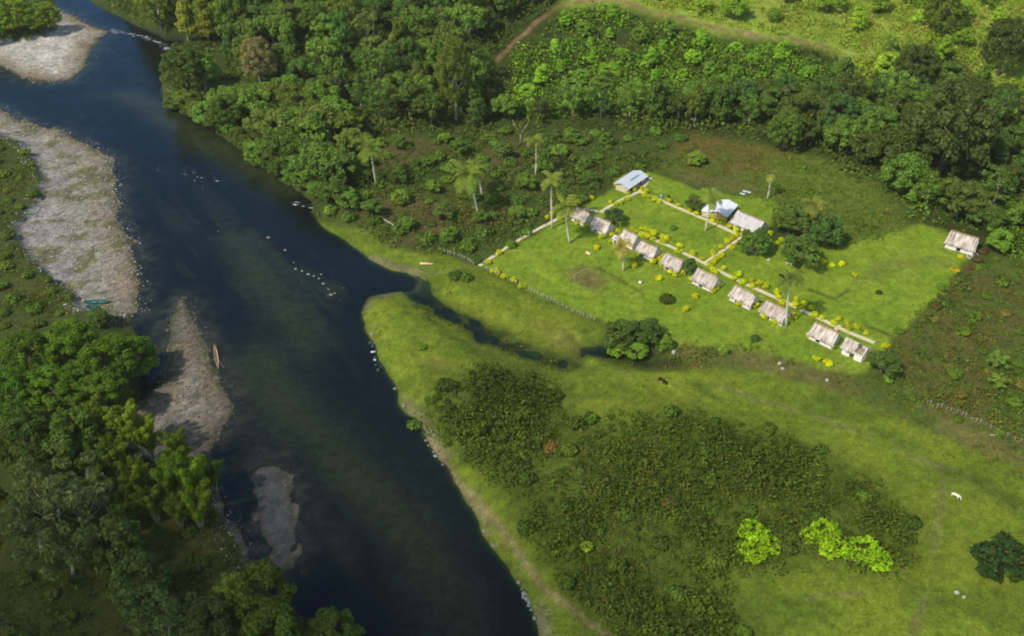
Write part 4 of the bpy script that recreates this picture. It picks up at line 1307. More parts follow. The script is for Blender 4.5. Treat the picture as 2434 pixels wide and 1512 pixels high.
BAM = [bamboo_mesh(200), bamboo_mesh(201)]
for u, v, s, col, lab in [
    (300, 1000, 1.0, (0.070, 0.099, 0.009), "olive bamboo clump nearest the riverside grove"), (345, 1030, .95, (0.063, 0.096, 0.008), "bamboo clump leaning over the gravel bar"),
    (270, 1080, .9, (0.053, 0.076, 0.008), "darker bamboo clump behind the drooping pair"), (315, 1130, .85, (0.076, 0.099, 0.009), "yellowish drooping bamboo clump at the bank"),
    (400, 1130, .95, (0.059, 0.093, 0.008), "green bamboo clump left of the outermost clump"), (455, 1130, 1.05, (0.063, 0.104, 0.008), "large green bamboo clump at the river edge"),
    (500, 1120, .75, (0.040, 0.068, 0.007), "dark outermost bamboo clump over the water"), (465, 1200, .85, (0.067, 0.099, 0.008), "low bamboo clump in front of the large green clump"),
    (215, 1015, .9, (0.047, 0.072, 0.007), "dark bamboo clump hidden behind the olive clump"),
    (420, 1060, .85, (0.056, 0.077, 0.008), "bamboo clump standing out onto the gravel bar above the large clump"), (360, 1190, .8, (0.047, 0.069, 0.008), "low dark green bamboo clump in front of the yellowish one"),
    (225, 1095, .85, (0.038, 0.062, 0.009), "olive bamboo clump at the shore side of the darker clump"), (300, 1215, .75, (0.034, 0.062, 0.008), "low bamboo clump at the lower edge of the bamboo"),
    (250, 1170, .8, (0.042, 0.062, 0.008), "dark bamboo clump at the landward end of the bamboo"), (420, 1210, .7, (0.052, 0.072, 0.008), "small bamboo clump at the foot of the bamboo row")]:
    s *= 1.12
    p = at(u, v, 6.0 * s)
    e = empty("bamboo_clump", p, random.uniform(0, 6.28))
    e.scale = (s,) * 3
    fm, cm = random.choice(BAM)
    link("culms", cm, None, e)
    f = link("foliage", fm, None, e)
    f.color = (*col, 1)
    tag(e, lab, "bamboo")

# ------------------------------------------------------------------ palms
def frond_mesh(seed, n=15, L=3.2, droop=1.0):
    rng = np.random.default_rng(seed)
    V_, F_ = [], []
    for k in range(n):
        a = k * 2.399 + rng.uniform(-.2, .2)
        el = rng.uniform(-.15, 1.1)
        Lk = L * rng.uniform(.8, 1.1)
        p = np.zeros(3)
        d = np.array([math.cos(a) * math.cos(el), math.sin(a) * math.cos(el), math.sin(el)])
        side = np.array([-math.sin(a), math.cos(a), 0])
        st = Lk / 8
        for j in range(8):
            q = p + d * st
            wd = .80 * math.sin(math.pi * min(1, (j + .8) / 8.6)) ** .6
            for sgn in (-1, 1):
                for m_ in range(2):
                    r0 = p + (q - p) * (m_ * .5)
                    r1 = p + (q - p) * (m_ * .5 + .34)
                    tip = side * sgn * wd + np.array([0, 0, -.25 * wd - .05]) + d * .25 + rng.normal(size=3) * .06
                    b = len(V_)
                    V_ += [r0, r1, r1 + tip, r0 + tip]
                    F_.append((b, b + 1, b + 2, b + 3))
            p = q
            d = d + np.array([0, 0, -.20 * droop])
            d /= np.linalg.norm(d)
    V_ = np.array(V_)
    me = npmesh("crown", V_, np.array(F_), None, False, {"lr": np.repeat(np.clip(rng.normal(.5, .2, len(F_)), 0, 1), 4)})
    me.materials.append(M['leaf'])
    return me


FR = [frond_mesh(300, 15), frond_mesh(301, 13, 3.0, 1.3), frond_mesh(302, 9, 2.5, 1.6)]


def palm(u0, v0, u1, v1, fr, col, label, s=1.0, r=.23):
    b = at(u0, v0)
    # crown height from how far up the picture the crown stands
    d = ray(u1, v1)
    k = b.y / d[1]
    top = Vector((d[0] * k, b.y, CAM_H + d[2] * k))
    H = top.z - b.z
    e = empty("palm_tree", b)
    off = Vector((top.x - b.x, top.y - b.y, H))
    if off.x > H * .3 or off.x < -H * .3:
        off.x = math.copysign(H * .3, off.x)
    bend = Vector((random.uniform(-.3, .3), random.uniform(-.3, .3), 0))
    bm = bmesh.new()
    pts = [Vector((0, 0, -.4))] + [off * t + bend * math.sin(math.pi * t) for t in (.12, .3, .5, .7, .86)]
    tube(bm, pts, [r * 1.25, r, r * 1.05, r * 1.0, r * .9, r * .8], 8)
    link("trunk", bm_mesh("trunk", bm), M['palm_bark'], e)
    bm = bmesh.new()
    tube(bm, [pts[-1], off * .93, off * 1.0], [r * .85, r * .8, r * .35], 8)
    cs = link("crown_shaft", bm_mesh("crown_shaft", bm), M['leaf'], e)
    cs.color = (.11, .15, .03, 1)
    c = link("crown", FR[fr], None, e)
    c.location = off
    c.scale = (s * 1.25,) * 3
    c.rotation_euler = (0, 0, random.uniform(0, 6.28))
    c.color = (*col, 1)
    return tag(e, label, "palm")


PG = (.062, .088, .016)
palm(893, 440, 879, 348, 0, PG, "leaning palm with a white stem left of the scrubland, nearest the river", 1.15)
palm(1136, 512, 1110, 412, 0, (.072, .100, .016), "palm with a long curved white stem in the scrubland", 1.35)
palm(1146, 467, 1132, 398, 1, PG, "shorter palm just behind the curved stemmed palm", 1.1)
palm(1272, 416, 1273, 335, 1, (.080, .095, .022), "straight slim palm below the bare yellowish tree", .95)
palm(1312, 543, 1310, 425, 1, (.090, .105, .020), "palm standing where the gate path enters the lawn")
palm(1354, 578, 1344, 490, 0, (.085, .102, .018), "palm on the lawn left of the first thatched cabin", 1.05)
palm(1480, 643, 1477, 583, 1, (.13, .115, .030), "palm with yellowing fronds in front of the third cabin", .85)
palm(1676, 549, 1692, 466, 1, (.075, .105, .020), "palm overhanging the white roofed house")
palm(1823, 472, 1831, 418, 2, (.11, .13, .03), "thin half bare palm behind the grey roofed house", .6, .20)
palm(1928, 558, 1936, 486, 1, (.082, .092, .018), "lone palm behind the large round lawn tree")
palm(1868, 776, 1881, 662, 1, (.048, .064, .015), "tall palm with a dark ragged crown beside the eighth cabin", .95)
palm(2383, 160, 2386, 143, 2, (.12, .16, .05), "short spiky palm under the huge tree on the hillside", 1.25)

# bare trunks
def bare(u, v, H, label, col, seed):
    rng = random.Random(seed)
    bm = bmesh.new()
    tube(bm, [(0, 0, -.4), (.1, 0, H * .3), (0, .1, H * .55)], [.24, .2, .16], 7)
    for a in (0.3, 2.6, 4.2, 5.4):
        l_ = H * rng.uniform(.35, .55)
        tube(bm, [(0, .1, H * .5), (math.cos(a) * l_ * .45, math.sin(a) * l_ * .45, H * .5 + l_ * .55), (math.cos(a) * l_ * .7, math.sin(a) * l_ * .7, H * .5 + l_)], [.14, .09, .04], 6)
    o = link("bare_tree", bm_mesh("bare_tree", bm), col)
    o.location = at(u, v)
    return tag(o, label, "tree")


bare(1118, 278, 6.5, "forked bleached dead tree in front of the dark wood", M['wood_grey'], 1)
bare(1236, 345, 7.0, "bare yellowish tree with outstretched limbs in the scrubland", M['wood'], 2)
bare(160, 1290, 12.0, "bleached bare tree among the grey green trees on the left", M['bark_pale'], 3)
bare(128, 1270, 12.5, "slender bleached tree leaning beside the bare white one", M['bark_pale'], 4)

shade_cloud()  # added out of frame for the soft shade it casts

# ------------------------------------------------------------------ buildings
def box(bm, x0, x1, y0, y1, z0, z1):
    v = [bm.verts.new((x, y, z)) for z in (z0, z1) for x, y in ((x0, y0), (x1, y0), (x1, y1), (x0, y1))]
    for f in ((0, 1, 2, 3), (4, 5, 6, 7), (0, 1, 5, 4), (1, 2, 6, 5), (2, 3, 7, 6), (3, 0, 4, 7)):
        bm.faces.new([v[i] for i in f])


def slope_mesh(name, L, W, ze, zr, oh, thick=.16, sag=.05, ragged=.0, seed=0, nx=18, ny=8, hip=.0):
    """gable roof as one closed thick shell; long side along x"""
    rng = random.Random(seed)
    bm = bmesh.new()
    hw, hl = W / 2 + oh, L / 2 + oh
    drop = (zr - ze) / (W / 2) * oh
    prof = []
    for j in range(-ny, ny + 1):
        t = abs(j) / ny
        prof.append((j / ny * hw, zr - (zr - ze + drop) * t - sag * math.sin(math.pi * t)))
    top, bot = [], []
    for i in range(nx + 1):
        rt, rb = [], []
        for j, (y, z) in enumerate(prof):
            e = abs(j - ny) == ny
            tt = abs(j - ny) / ny
            x = (-1 + 2 * i / nx) * (hl - hip * (1 - tt))
            yy = y + (rng.uniform(-ragged, ragged) if e else 0)
            zz = z + rng.uniform(-ragged, ragged) * .35 - .10 * (ragged > 0) * math.sin(math.pi * i / nx) * (1 - tt)
            xx = x + (rng.uniform(-ragged, ragged) if i in (0, nx) else 0)
            rt.append(bm.verts.new((xx, yy, zz)))
            rb.append(bm.verts.new((xx, yy, zz - thick)))
        top.append(rt)
        bot.append(rb)
    m = 2 * ny
    for i in range(nx):
        for j in range(m):
            bm.faces.new((top[i][j], top[i + 1][j], top[i + 1][j + 1], top[i][j + 1]))
            bm.faces.new((bot[i][j], bot[i][j + 1], bot[i + 1][j + 1], bot[i + 1][j]))
        for j, s in ((0, 1), (m, -1)):
            bm.faces.new((top[i][j], bot[i][j], bot[i + 1][j], top[i + 1][j]))
    for i in (0, nx):
        for j in range(m):
            bm.faces.new((top[i][j], top[i][j + 1], bot[i][j + 1], bot[i][j]))
    return bm_mesh(name, bm, False)


def wall_mesh(L, W, ze, zr, gaps=(), base=-.5):
    """four walls with pointed gables; gaps = (x0, x1, height) doorways in the front (-y) wall"""
    bm = bmesh.new()
    t = .15
    xs = [-L / 2]
    for g0, g1, h in sorted(gaps):
        box(bm, xs[-1], g0, -W / 2, -W / 2 + t, base, ze)
        box(bm, g0, g1, -W / 2 + .003, -W / 2 + t - .003, h, ze - .003)
        xs.append(g1)
    box(bm, xs[-1], L / 2, -W / 2, -W / 2 + t, base, ze)
    box(bm, -L / 2, L / 2, W / 2 - t, W / 2, base, ze)
    for s in (-1, 1):
        x0, x1 = (s * L / 2, s * (L / 2 - t))
        pr = [(-W / 2 + t, base), (W / 2 - t, base), (W / 2 - t, ze), (0, zr - .2), (-W / 2 + t, ze)]
        a = [bm.verts.new((x0, y, z)) for y, z in pr]
        b = [bm.verts.new((x1, y, z)) for y, z in pr]
        bm.faces.new(a)
        bm.faces.new(b[::-1])
        for i in range(5):
            bm.faces.new((a[i], b[i], b[(i + 1) % 5], a[(i + 1) % 5]))
    return bm_mesh("wall", bm, False)


def simple(name, boxes, m, parent):
    bm = bmesh.new()
    for b in boxes:
        box(bm, *b)
    return link(name, bm_mesh(name, bm, False), m, parent)


PA, PB = at(1520, 552), at(2078, 816)
ROW = math.atan2(PB.y - PA.y, PB.x - PA.x)


def cabin(u, v, L, W, label, roofm='thatch', gap=-.25, ze=2.0, zr=3.9, yaw=0.0, up=2.6, ruin=False, seed=0, hip=.3, cat="cabin", name="thatched_cabin", group="thatched cabins beside the main path"):
    if group:
        L, W, yaw = L * .92, W * .84, yaw + random.uniform(-.06, .06)
        zr -= .5
        ze -= .27
        up = 1.6
    p = at(u, v, up)
    e = empty(name, p, ROW + yaw)
    gx_ = L * gap * .5
    link("wall", wall_mesh(L, W, ze, zr, [(gx_ - .48, gx_ + .48, ze - .12)]), M['white_wall'], e)
    simple("door", [(gx_ - .47, gx_ + .47, -W / 2 + .09, -W / 2 + .13, 0.0, ze - .13)], M['dark_door'], e)
    simple("floor_slab", [(-L / 2 - .25, L / 2 + .25, -W / 2 - .12, W / 2 + .10, -.4, .10)], M['stone_pale'], e)
    rf = link("roof", slope_mesh("roof", L, W, ze, zr, .45, .22, .06, .10, seed, hip=hip), M[roofm], e)
    bm = bmesh.new()
    n = 12
    pts = [((-1 + 2 * i / n) * (L / 2 + .35 - hip), random.uniform(-.05, .05), zr + .03 - .10 * math.sin(math.pi * i / n)) for i in range(n + 1)]
    tube(bm, pts, [.19 + random.uniform(-.03, .03) for _ in pts], 7)
    link("ridge_cap", bm_mesh("ridge_cap", bm), M['thatch_brown'], rf)
    tag(e, label, cat, group)
    return e, p


CABS = [(1384, 513, 4.6, 3.8, 'thatch', "first thatched cabin of the row, at the end of the gate path", -.35), (1433, 536, 5.0, 4.0, 'thatch', "second thatched cabin of the row, with the dark tree behind it", -.45),
        (1497, 567, 4.4, 3.8, 'thatch', "third thatched cabin of the row, half hidden by the yellowing palm", -.3), (1542, 594, 5.0, 4.0, 'thatch', "fourth thatched cabin of the row, behind a single yellow bush", -.35),
        (1602, 625, 5.2, 4.0, 'thatch', "fifth thatched cabin of the row, left of the small blue green tree", -.3), (1680, 664, 5.9, 4.1, 'thatch', "sixth thatched cabin of the row, right of the small blue green tree", -.15),
        (1769, 704, 5.7, 4.0, 'thatch', "seventh thatched cabin of the row, between the sixth and the tall palm's cabin", -.3), (1844, 741, 5.9, 4.1, 'thatch', "eighth thatched cabin of the row, crossed by the tall palm's trunk", -.3),
        (1961, 795, 5.8, 4.1, 'thatch', "ninth thatched cabin of the row, near the path fork", -.25)]
for i, (u, v, L, W, rm, lab, gap) in enumerate(CABS):
    cabin(u, v, L, W, lab, rm, gap, seed=i, zr=3.75 + .12 * (i % 3))

# tumbledown cabin at the end of the row: half its roof has fallen in
e = empty("thatched_cabin", at(2036, 828, 1.6), ROW)
link("wall", wall_mesh(4.6, 3.6, 1.7, 3.2, [(-.5, .5, 1.6)]), M['white_wall'], e)
rf = link("roof", slope_mesh("roof", 2.3, 3.6, 1.7, 3.2, .35, .2, .08, .16, 77, 8, 7), M['thatch'], e)
rf.location = (-1.15, 0, 0)
bm = bmesh.new()
for i in range(7):
    x = .35 + i * .42
    for s in (-1, 1):
        tube(bm, [(x, 0, 3.0), (x + random.uniform(-.2, .2), s * 2.0, 1.5)], [.06, .05], 5)
link("rafters", bm_mesh("rafters", bm), M['wood_grey'], e)
rf2 = link("collapsed_thatch", slope_mesh("collapsed_thatch", 1.9, 2.6, .5, 1.3, .3, .2, .1, .28, 78, 8, 5), M['thatch_brown'], e)
rf2.location = (1.2, .1, .5)
rf2.rotation_euler = (.12, .18, .2)
tag(e, "tumbledown thatched cabin at the low end of the row, roof half fallen in", "cabin", "thatched cabins beside the main path")

cabin(2290, 567, 6.4, 4.6, "lone thatched cabin with a brown ridge at the far right corner of the lawn", 'thatch', -.05, 1.9, 3.8, math.radians(10), seed=41, hip=.35, group=None)

# small white shed beside the third cabin
e = empty("garden_shed", at(1466, 571, 1.0), ROW)
link("wall", wall_mesh(1.5, 1.5, 1.7, 2.2, [(-.35, .35, 1.5)]), M['white_wall'], e)
link("roof", slope_mesh("roof", 1.5, 1.5, 1.7, 2.3, .25, .12, .02, .05, 5, 6, 4), M['thatch_grey'], e)
tag(e, "tiny pale shed left of the third cabin", "shed")


def yaw_between(a, b):
    A, B = at(*a), at(*b)
    return math.atan2(B.y - A.y, B.x - A.x)


# long metal roofed building
e = empty("metal_roofed_building", at(1499, 424, 2.2), yaw_between((1487, 440), (1531, 411)))
link("wall", wall_mesh(8.2, 3.8, 1.9, 2.6, [(-2.9, -2.0, 1.8), (1.5, 2.4, 1.8)]), M['plaster'], e)
for dx in (-2.45, 1.95):
    simple("door", [(dx - .44, dx + .44, -1.81, -1.77, 0, 1.79)], M['dark_door'], e)
for dx in (-.9, .5, 3.2):
    simple("window", [(dx - .4, dx + .4, -1.925, -1.90, .9, 1.55)], M['dark_door'], e)
simple("floor_slab", [(-4.3, 4.3, -2.1, 2.0, -.5, .10)], M['stone_pale'], e)
rf = link("roof", slope_mesh("roof", 8.2, 3.8, 1.95, 2.65, .6, .05, .0, .0, 1, 20, 2), M['metal'], e)
simple("blue_sheet", [(-1.5, 2.6, -.95, -.45, 2.44, 2.525)], M['blue'], rf).rotation_euler = (0, 0, 0)
tag(e, "long building with a shiny metal roof at the top of the lawn", "building")

# white roofed house with its lean-to
hy = yaw_between((1695, 518), (1722, 488))
e = empty("white_roofed_house", at(1718, 494, 1.8), hy)
link("wall", wall_mesh(6.0, 4.2, 1.8, 2.4, [(-.6, .2, 1.68)]), M['ochre'], e)
simple("door", [(-.59, .19, -2.02, -1.98, 0, 1.67)], M['dark_door'], e)
simple("window", [(1.0, 1.8, -2.125, -2.10, .8, 1.45)], M['dark_door'], e)
link("roof", slope_mesh("roof", 6.0, 4.2, 1.85, 2.45, .6, .05, .0, .0, 1, 10, 2), M['white_metal'], e)
tag(e, "ochre walled house with a bright white roof beside the north path", "house")
e = empty("lean_to_shed", at(1681, 500, 1.0), hy + .2)
link("wall", wall_mesh(3.2, 2.0, 1.4, 1.6, [(-.4, .4, 1.3)]), M['plaster'], e)
link("roof", slope_mesh("roof", 3.2, 2.0, 1.45, 1.62, .25, .05, .0, .0, 1, 8, 2), M['white_metal'], e)
tag(e, "small shed with a pale flat roof left of the white roofed house", "shed")

cabin(1783, 522, 7.2, 4.8, "wide house with a pale grey roof behind a leafy tree", 'thatch_grey', -.4, 1.8, 3.7, math.radians(0), seed=55, hip=.1, cat="house", name="grey_roofed_house", group=None)

# ------------------------------------------------------------------ fences
def fence(name, pts, step, h, label, m, lean=.12, miss=.1):
    P = [at(u, v) for u, v in pts]
    e = empty(name, P[0])
    tot = 0
    tops = []
    for a, b in zip(P[:-1], P[1:]):
        k = max(1, int((b - a).length / step))
        for i in range(k):
            if random.random() < miss:
                continue
            q = a.lerp(b, (i + random.uniform(-.2, .2)) / k)
            q.z = float(hz(q.x, q.y))
            bm = bmesh.new()
            hh = h * random.uniform(.75, 1.2)
            lx, ly = random.uniform(-lean, lean), random.uniform(-lean, lean)
            tube(bm, [(0, 0, -.3), (lx * .5, ly * .5, hh * .5), (lx, ly, hh)], [.085, .08, .06], 6)
            o = link("post", bm_mesh("post", bm), m, e)
            o.location = q - P[0]
            tops.append(q - P[0] + Vector((lx, ly, hh)) * .85)
            tot += 1
    for k, f in enumerate((1.0, .55)):
        bm = bmesh.new()
        pts_ = [Vector((t.x, t.y, (t.z - (1 - f) * h))) for t in tops]
        tube(bm, pts_, [.018] * len(pts_), 4)
        link("wire", bm_mesh("wire", bm), M['wood_grey'], e)
    print("FENCE", label, tot)
    return tag(e, label, "fence")


fence("post_fence", [(1046, 598), (1090, 612), (1132, 634)], .9, 1.15, "post fence running from the river meadow up to the gate", M['wood_grey'])
fence("post_fence", [(1146, 638), (1220, 672), (1300, 712), (1370, 746), (1420, 768)], .85, 1.2, "grey post fence along the lower edge of the lawn", M['wood_grey'])
fence("post_fence", [(2200, 960), (2270, 985), (2330, 1010), (2395, 1042), (2450, 1064)], .9, 1.25, "pale post fence climbing across the right field edge", M['wood'], .25)

# ------------------------------------------------------------------ boats
def boat_mesh(L, W, H, n=16, square=False, depth=.8):
    """open hull with inner and outer skin; along x"""
    bm = bmesh.new()
    out, inn = [], []
    for i in range(n + 1):
        t = -1 + 2 * i / n
        wv = W / 2 * (max(.0, 1 - abs(t) ** (6 if square else 2.6)) * .9 + .10)
        zk = H * .28 * abs(t) ** 3
        sh = H * (1 + .12 * t * t)
        o_, i_ = [], []
        for y, z in ((-1, sh), (-.92, sh * .45 + zk * .5), (-.5, zk), (.5, zk), (.92, sh * .45 + zk * .5), (1, sh)):
            o_.append(bm.verts.new((t * L / 2, y * wv, z)))
            i_.append(bm.verts.new((t * (L / 2 - .12), y * max(.02, wv - .07), max(z, zk + .06) if abs(y) < .95 else z)))
        out.append(o_)
        inn.append(i_)
    for i in range(n):
        for j in range(5):
            bm.faces.new((out[i][j], out[i + 1][j], out[i + 1][j + 1], out[i][j + 1]))
            bm.faces.new((inn[i][j], inn[i][j + 1], inn[i + 1][j + 1], inn[i + 1][j]))
        for j in (0, 5):
            bm.faces.new((out[i][j], inn[i][j], inn[i + 1][j], out[i + 1][j]))
    for i in (0, n):
        for j in range(5):
            bm.faces.new((out[i][j], out[i][j + 1], inn[i][j + 1], inn[i][j]))
    return bm_mesh("hull", bm, False)


def boat(u0, v0, u1, v1, W, H, m, label, zoff, square=False, cat="boat", name="rowing_boat", thwarts=3):
    a, b = at(u0, v0), at(u1, v1)
    c = (a + b) / 2
    L = ((b - a).xy).length
    e = empty(name, Vector((c.x, c.y, zoff)), math.atan2(b.y - a.y, b.x - a.x))
    link("hull", boat_mesh(L, W, H, square=square), m, e)
    for k in range(thwarts):
        x = L * (-.28 + .56 * k / max(1, thwarts - 1))
        simple("thwart", [(x - .11, x + .11, -W * .42, W * .42, H * .74, H * .80)], m if square else M['canoe_in'], e)
    return tag(e, label, cat)


boat(510, 823, 519, 878, .80, .40, M['canoe'], "long brown wooden canoe drawn up at the edge of the gravel bar", -.06, name="wooden_canoe", thwarts=4, cat="canoe")
q = at(229, 721)
boat(199, 721, 260, 721, 1.25, .5, M['teal'], "long teal boat lying on the gravel beach", q.z - .02, True)
q = at(219, 731)
boat(205, 732, 234, 732, 1.15, .45, M['teal2'], "short blue teal boat beside the long teal one", q.z - .02, True)

# ------------------------------------------------------------------ cattle
def cow(u, v, rz, m, label, s=1.0, graze=True):
    me = bpy.data.meshes.new("body")
    P = [(0, 0, 1.02), (.42, 0, 1.06), (.78, 0, 1.10), (1.02, 0, 1.18), (1.32, 0, .86 if graze else 1.45), (1.46, 0, .50 if graze else 1.52), (1.60, 0, .24 if graze else 1.34), (-.42, 0, 1.06), (-.72, 0, 1.10),
         (.74, .20, .78), (.76, .21, .44), (.74, .21, .05), (.74, -.20, .78), (.72, -.21, .44), (.76, -.21, .05),
         (-.70, .20, .84), (-.62, .22, .58), (-.78, .22, .34), (-.74, .22, .05), (-.70, -.20, .84), (-.60, -.22, .58), (-.76, -.22, .34), (-.72, -.22, .05),
         (-.86, 0, 1.06), (-.98, 0, .70), (-.97, 0, .38), (1.40, .17, .62 if graze else 1.60), (1.40, -.17, .62 if graze else 1.60)]
    E = [(0, 1), (1, 2), (2, 3), (3, 4), (4, 5), (5, 6), (0, 7), (7, 8), (2, 9), (9, 10), (10, 11), (2, 12), (12, 13), (13, 14), (8, 15), (15, 16), (16, 17), (17, 18), (8, 19), (19, 20), (20, 21), (21, 22), (8, 23), (23, 24), (24, 25), (5, 26), (5, 27)]
    Rr = [.37, .36, .33, .24, .16, .15, .095, .38, .31, .12, .085, .06, .12, .085, .06, .15, .11, .075, .06, .15, .11, .075, .06, .05, .03, .045, .045, .045]
    me.from_pydata([Vector(p) * s for p in P], E, [])
    o = link("cow", me, m)
    sk = o.modifiers.new("skin", 'SKIN')
    for i, r_ in enumerate(Rr):
        me.skin_vertices[0].data[i].radius = (r_ * s * (.86 if i in (0, 1, 7) else 1), r_ * s)
    me.skin_vertices[0].data[0].use_root = True
    sb = o.modifiers.new("smooth", 'SUBSURF')
    sb.levels = sb.render_levels = 2
    o.location = at(u, v)
    o.rotation_euler = (0, 0, rz)
    return tag(o, label, "cow")


cow(2268, 1183, math.radians(-42), M['hide_white'], "white cow grazing alone in the lower right meadow", .76)
cow(1571, 909, math.radians(-48), M['hide_dark'], "dark cow grazing on the meadow below the creek", .85)
cow(1855, 659, math.radians(-50), M['hide_dark'], "small dark calf on the lawn left of the ragged palm", .6)

# ------------------------------------------------------------------ small things
# wooden goal on the lawn
A, B = at(1364, 671), at(1424, 642)
e = empty("football_goal", A, math.atan2(B.y - A.y, B.x - A.x))
wg = (B - A).xy.length
for x in (0, wg):
    bm = bmesh.new()
    tube(bm, [(x, 0, -.3), (x, 0, 2.0)], [.07, .06], 7)
    link("post", bm_mesh("post", bm), M['wood'], e)
bm = bmesh.new()
tube(bm, [(-.15, 0, 2.05), (wg * .5, 0, 2.02), (wg + .15, 0, 2.05)], [.065, .06, .065], 7)
link("crossbar", bm_mesh("crossbar", bm), M['wood'], e)
tag(e, "weathered wooden football goal on the lower lawn", "goal")


def lump(name, u, v, sx, sy, sz, m, label, cat, seed, group=None, rz=None, sink=.25):
    bm = bmesh.new()
    bmesh.ops.create_icosphere(bm, subdivisions=2, radius=1)
    rng = random.Random(seed)
    for vv in bm.verts:
        k = 1 + .22 * math.sin(vv.co.x * 3 + seed) * math.cos(vv.co.y * 2.6 + seed * 2) + rng.uniform(-.07, .07)
        vv.co = Vector((vv.co.x * sx * k, vv.co.y * sy * k, vv.co.z * sz * k))
    o = link(name, bm_mesh(name, bm, False), m)
    p = at(u, v)
    o.location = (p.x, p.y, p.z + sz * (1 - sink * 2) * .8)
    o.rotation_euler = (0, 0, rng.uniform(0, 6.28) if rz is None else rz)
    return tag(o, label, cat, group)


lump("sack", 1398, 603, .75, .5, .32, M['sack'], "peach coloured sack lying on the lawn above the goal", "sack", 3, rz=-.6)
# white bucket
bm = bmesh.new()
tube(bm, [(0, 0, 0), (0, 0, .55)], [.30, .38], 14)
e = empty("bucket", at(1521, 674))
link("tub", bm_mesh("tub", bm), M['white_metal'], e)
bm = bmesh.new()
tube(bm, [(-.36, 0, .53), (-.22, 0, .72), (0, 0, .78), (.22, 0, .72), (.36, 0, .53)], [.02] * 5, 5)
link("handle", bm_mesh("handle", bm), M['metal'], e)
tag(e, "white bucket standing on the lower lawn", "bucket")
# blue drum
bm = bmesh.new()
tube(bm, [(0, 0, 0), (0, 0, .05), (0, 0, .3), (0, 0, .6), (0, 0, .85), (0, 0, .9)], [.27, .3, .31, .31, .3, .27], 16)
o = link("drum", bm_mesh("drum", bm), M['blue'])
o.location = at(1571, 471)
tag(o, "pale blue plastic drum on the grass beyond the north path", "drum")
lump("rock", 1589, 468, .5, .4, .3, M['hide_dark'], "dark rock on the grass right of the blue drum", "rock", 9)
# loose roofing sheets behind the house
for u, v, L, lab in ((1774, 457, 2.2, "longer of two white roofing sheets lying behind the houses"), (1764, 462, 1.4, "shorter of two white roofing sheets lying behind the houses")):
    bm = bmesh.new()
    nn_ = 16
    rows = []
    for i in range(nn_ + 1):
        y = (-.5 + i / nn_) * .8
        z = .03 * math.sin(i * math.pi / 2)
        rows.append([bm.verts.new((x, y, z + .12 + (x + L / 2) * .04)) for x in (-L / 2, L / 2)])
    for a, b in zip(rows[:-1], rows[1:]):
        bm.faces.new((a[0], a[1], b[1], b[0]))
    bmesh.ops.solidify(bm, geom=bm.faces[:], thickness=.02)
    o = link("roofing_sheet", bm_mesh("roofing_sheet", bm, False), M['white_metal'])
    o.location = at(u, v)
    o.rotation_euler = (0, 0, -.55)
    tag(o, lab, "roofing sheet", "roofing sheets behind the houses")
# benches under the lawn trees
def bench(u, v, L, rz, m, label):
    e = empty("garden_bench", at(u, v), rz)
    simple("seat", [(-L / 2, L / 2, -.22, .22, .42, .48)], m, e)
    for x in (-L * .36, L * .36):
        simple("leg", [(x - .06, x + .06, -.18, .18, -.2, .417)], m, e)
    return tag(e, label, "bench")


bench(1785, 600, 2.2, -.6, M['white_wall'], "whitewashed bench under the leafy tree by the grey roofed house")
bench(1874, 629, 1.5, -.3, M['white_wall'], "short whitewashed bench at the foot of the large round lawn tree")
lump("rock", 1796, 604, .4, .35, .35, M['stone_pale'], "pale stone at the right end of the whitewashed bench", "rock", 12)
lump("rock", 1826, 619, .55, .4, .35, M['stone_pale'], "pale stone between the two whitewashed benches", "rock", 13)
# ring of pale stones near the far cabin
for k in range(9):
    a = k / 9 * 6.28
    lump("rock", 2310 + 12 * math.cos(a), 609 + 7 * math.sin(a), .38, .3, .28, M['stone_pale'], "pale stone of the small ring in front of the far right cabin", "rock", 20 + k, "ring of stones by the far right cabin")
lump("rock", 2311, 610, .6, .45, .35, M['stone_pale'], "biggest pale stone in the middle of the stone ring", "rock", 33)
for u, v, s, lab in ((1601, 839, .6, "pale rock at the right end of the creek clump"), (1852, 866, .5, "upper of two pale rocks below the eighth cabin"), (1859, 877, .4, "lower of two pale rocks below the eighth cabin"),
                     (1965, 905, .4, "pale rock in the brown weeds below the ninth cabin"), (1430, 1400, .0, ""), (2273, 1410, .5, "tall pale rock in the lower right meadow"), (2290, 1420, .35, "small pale rock beside the tall one in the lower right meadow")):
    if s:
        lump("rock", u, v, s, s * .8, s * .8, M['stone_pale'], lab, "rock", int(u))
# logs
def log(u0, v0, u1, v1, r, m, label):
    a, b = at(u0, v0), at(u1, v1)
    bm = bmesh.new()
    d = b - a
    tube(bm, [Vector((0, 0, r * .6)), d * .5 + Vector((0, 0, r * .8)), d + Vector((0, 0, r * .6))], [r, r * .9, r * .7], 8)
    o = link("fallen_log", bm_mesh("fallen_log", bm), m)
    o.location = a
    return tag(o, label, "log")


log(909, 521, 946, 543, .22, M['bark_pale'], "pale fallen trunk at the scrub edge above the river meadow")
log(998, 628, 1030, 629, .28, M['sack'], "short orange brown log beside the creek mouth")
log(2352, 1034, 2378, 1037, .14, M['wood'], "bright split log lying under the right field fence")
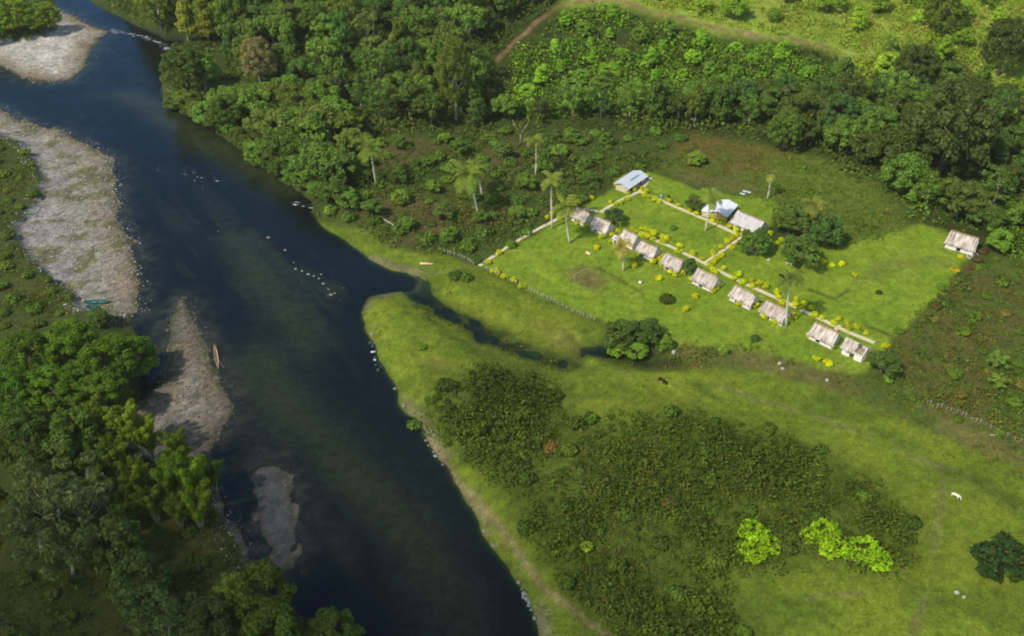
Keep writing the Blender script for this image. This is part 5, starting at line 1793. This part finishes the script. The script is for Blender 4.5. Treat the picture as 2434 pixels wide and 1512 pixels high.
# stones on the right bank and in the shallows
BR = [(884, 795), (880, 815), (890, 850), (893, 868), (899, 880), (905, 872), (938, 925), (960, 965), (1012, 1048), (1018, 1060), (1030, 1075), (1035, 1085), (1052, 1105), (1150, 1262), (1172, 1297), (1232, 1385), (1240, 1400), (1246, 1412), (1252, 1425), (1258, 1432), (1262, 1450), (1270, 1470), (1256, 1440), (1244, 1420)]
for k, (u, v) in enumerate(BR):
    s = random.uniform(.18, .42)
    lump("boulder", u, v, s * 1.2, s, s * .8, M['stone'], "pale boulder at the foot of the right river bank", "boulder", 40 + k, "boulders along the right river bank", sink=.3)
WR = [(705, 655), (720, 660), (735, 668), (748, 672), (760, 678), (770, 690), (782, 703), (788, 716), (797, 712), (640, 580), (700, 640), (765, 668), (680, 610)]
for k, (u, v) in enumerate(WR):
    s = random.uniform(.18, .34)
    o = lump("boulder", u, v, s * 1.3, s, s * .7, M['stone'], "pale stone breaking the surface in the middle of the river", "boulder", 70 + k, "stones in mid river")
    o.location.z = .06
# orange blossom on the very dark tree
for o in COL.objects:
    if o.get('label', '').startswith("very dark tree dotted"):
        rng = np.random.default_rng(5)
        d = rng.normal(size=(95, 3))
        d[:, 2] = np.abs(d[:, 2])
        d /= np.linalg.norm(d, axis=1, keepdims=True)
        v_, f_ = leaves(np.array([0, 0, 7.0]) + d * np.array([4.9, 4.9, 4.6]), d, np.full(95, .14), rng)
        link("blossom", npmesh("blossom", v_, f_), M['orange'], o)

# ------------------------------------------------------------------ the humid air over the valley
hb = bmesh.new()
box(hb, -420, 420, -30, 620, -4.0, 150)
hm, hn, hl_ = mat("humid_air")
hv, ho = hn.new("ShaderNodeVolumePrincipled"), hn.new("ShaderNodeOutputMaterial")
hv.inputs["Color"].default_value = (1, .97, .80, 1)
hv.inputs["Density"].default_value = 0.00008
hv.inputs["Anisotropy"].default_value = 0.2
hl_.new(hv.outputs[0], ho.inputs["Volume"])
tag(link("haze", bm_mesh("haze", hb, False), hm), kind='stuff')
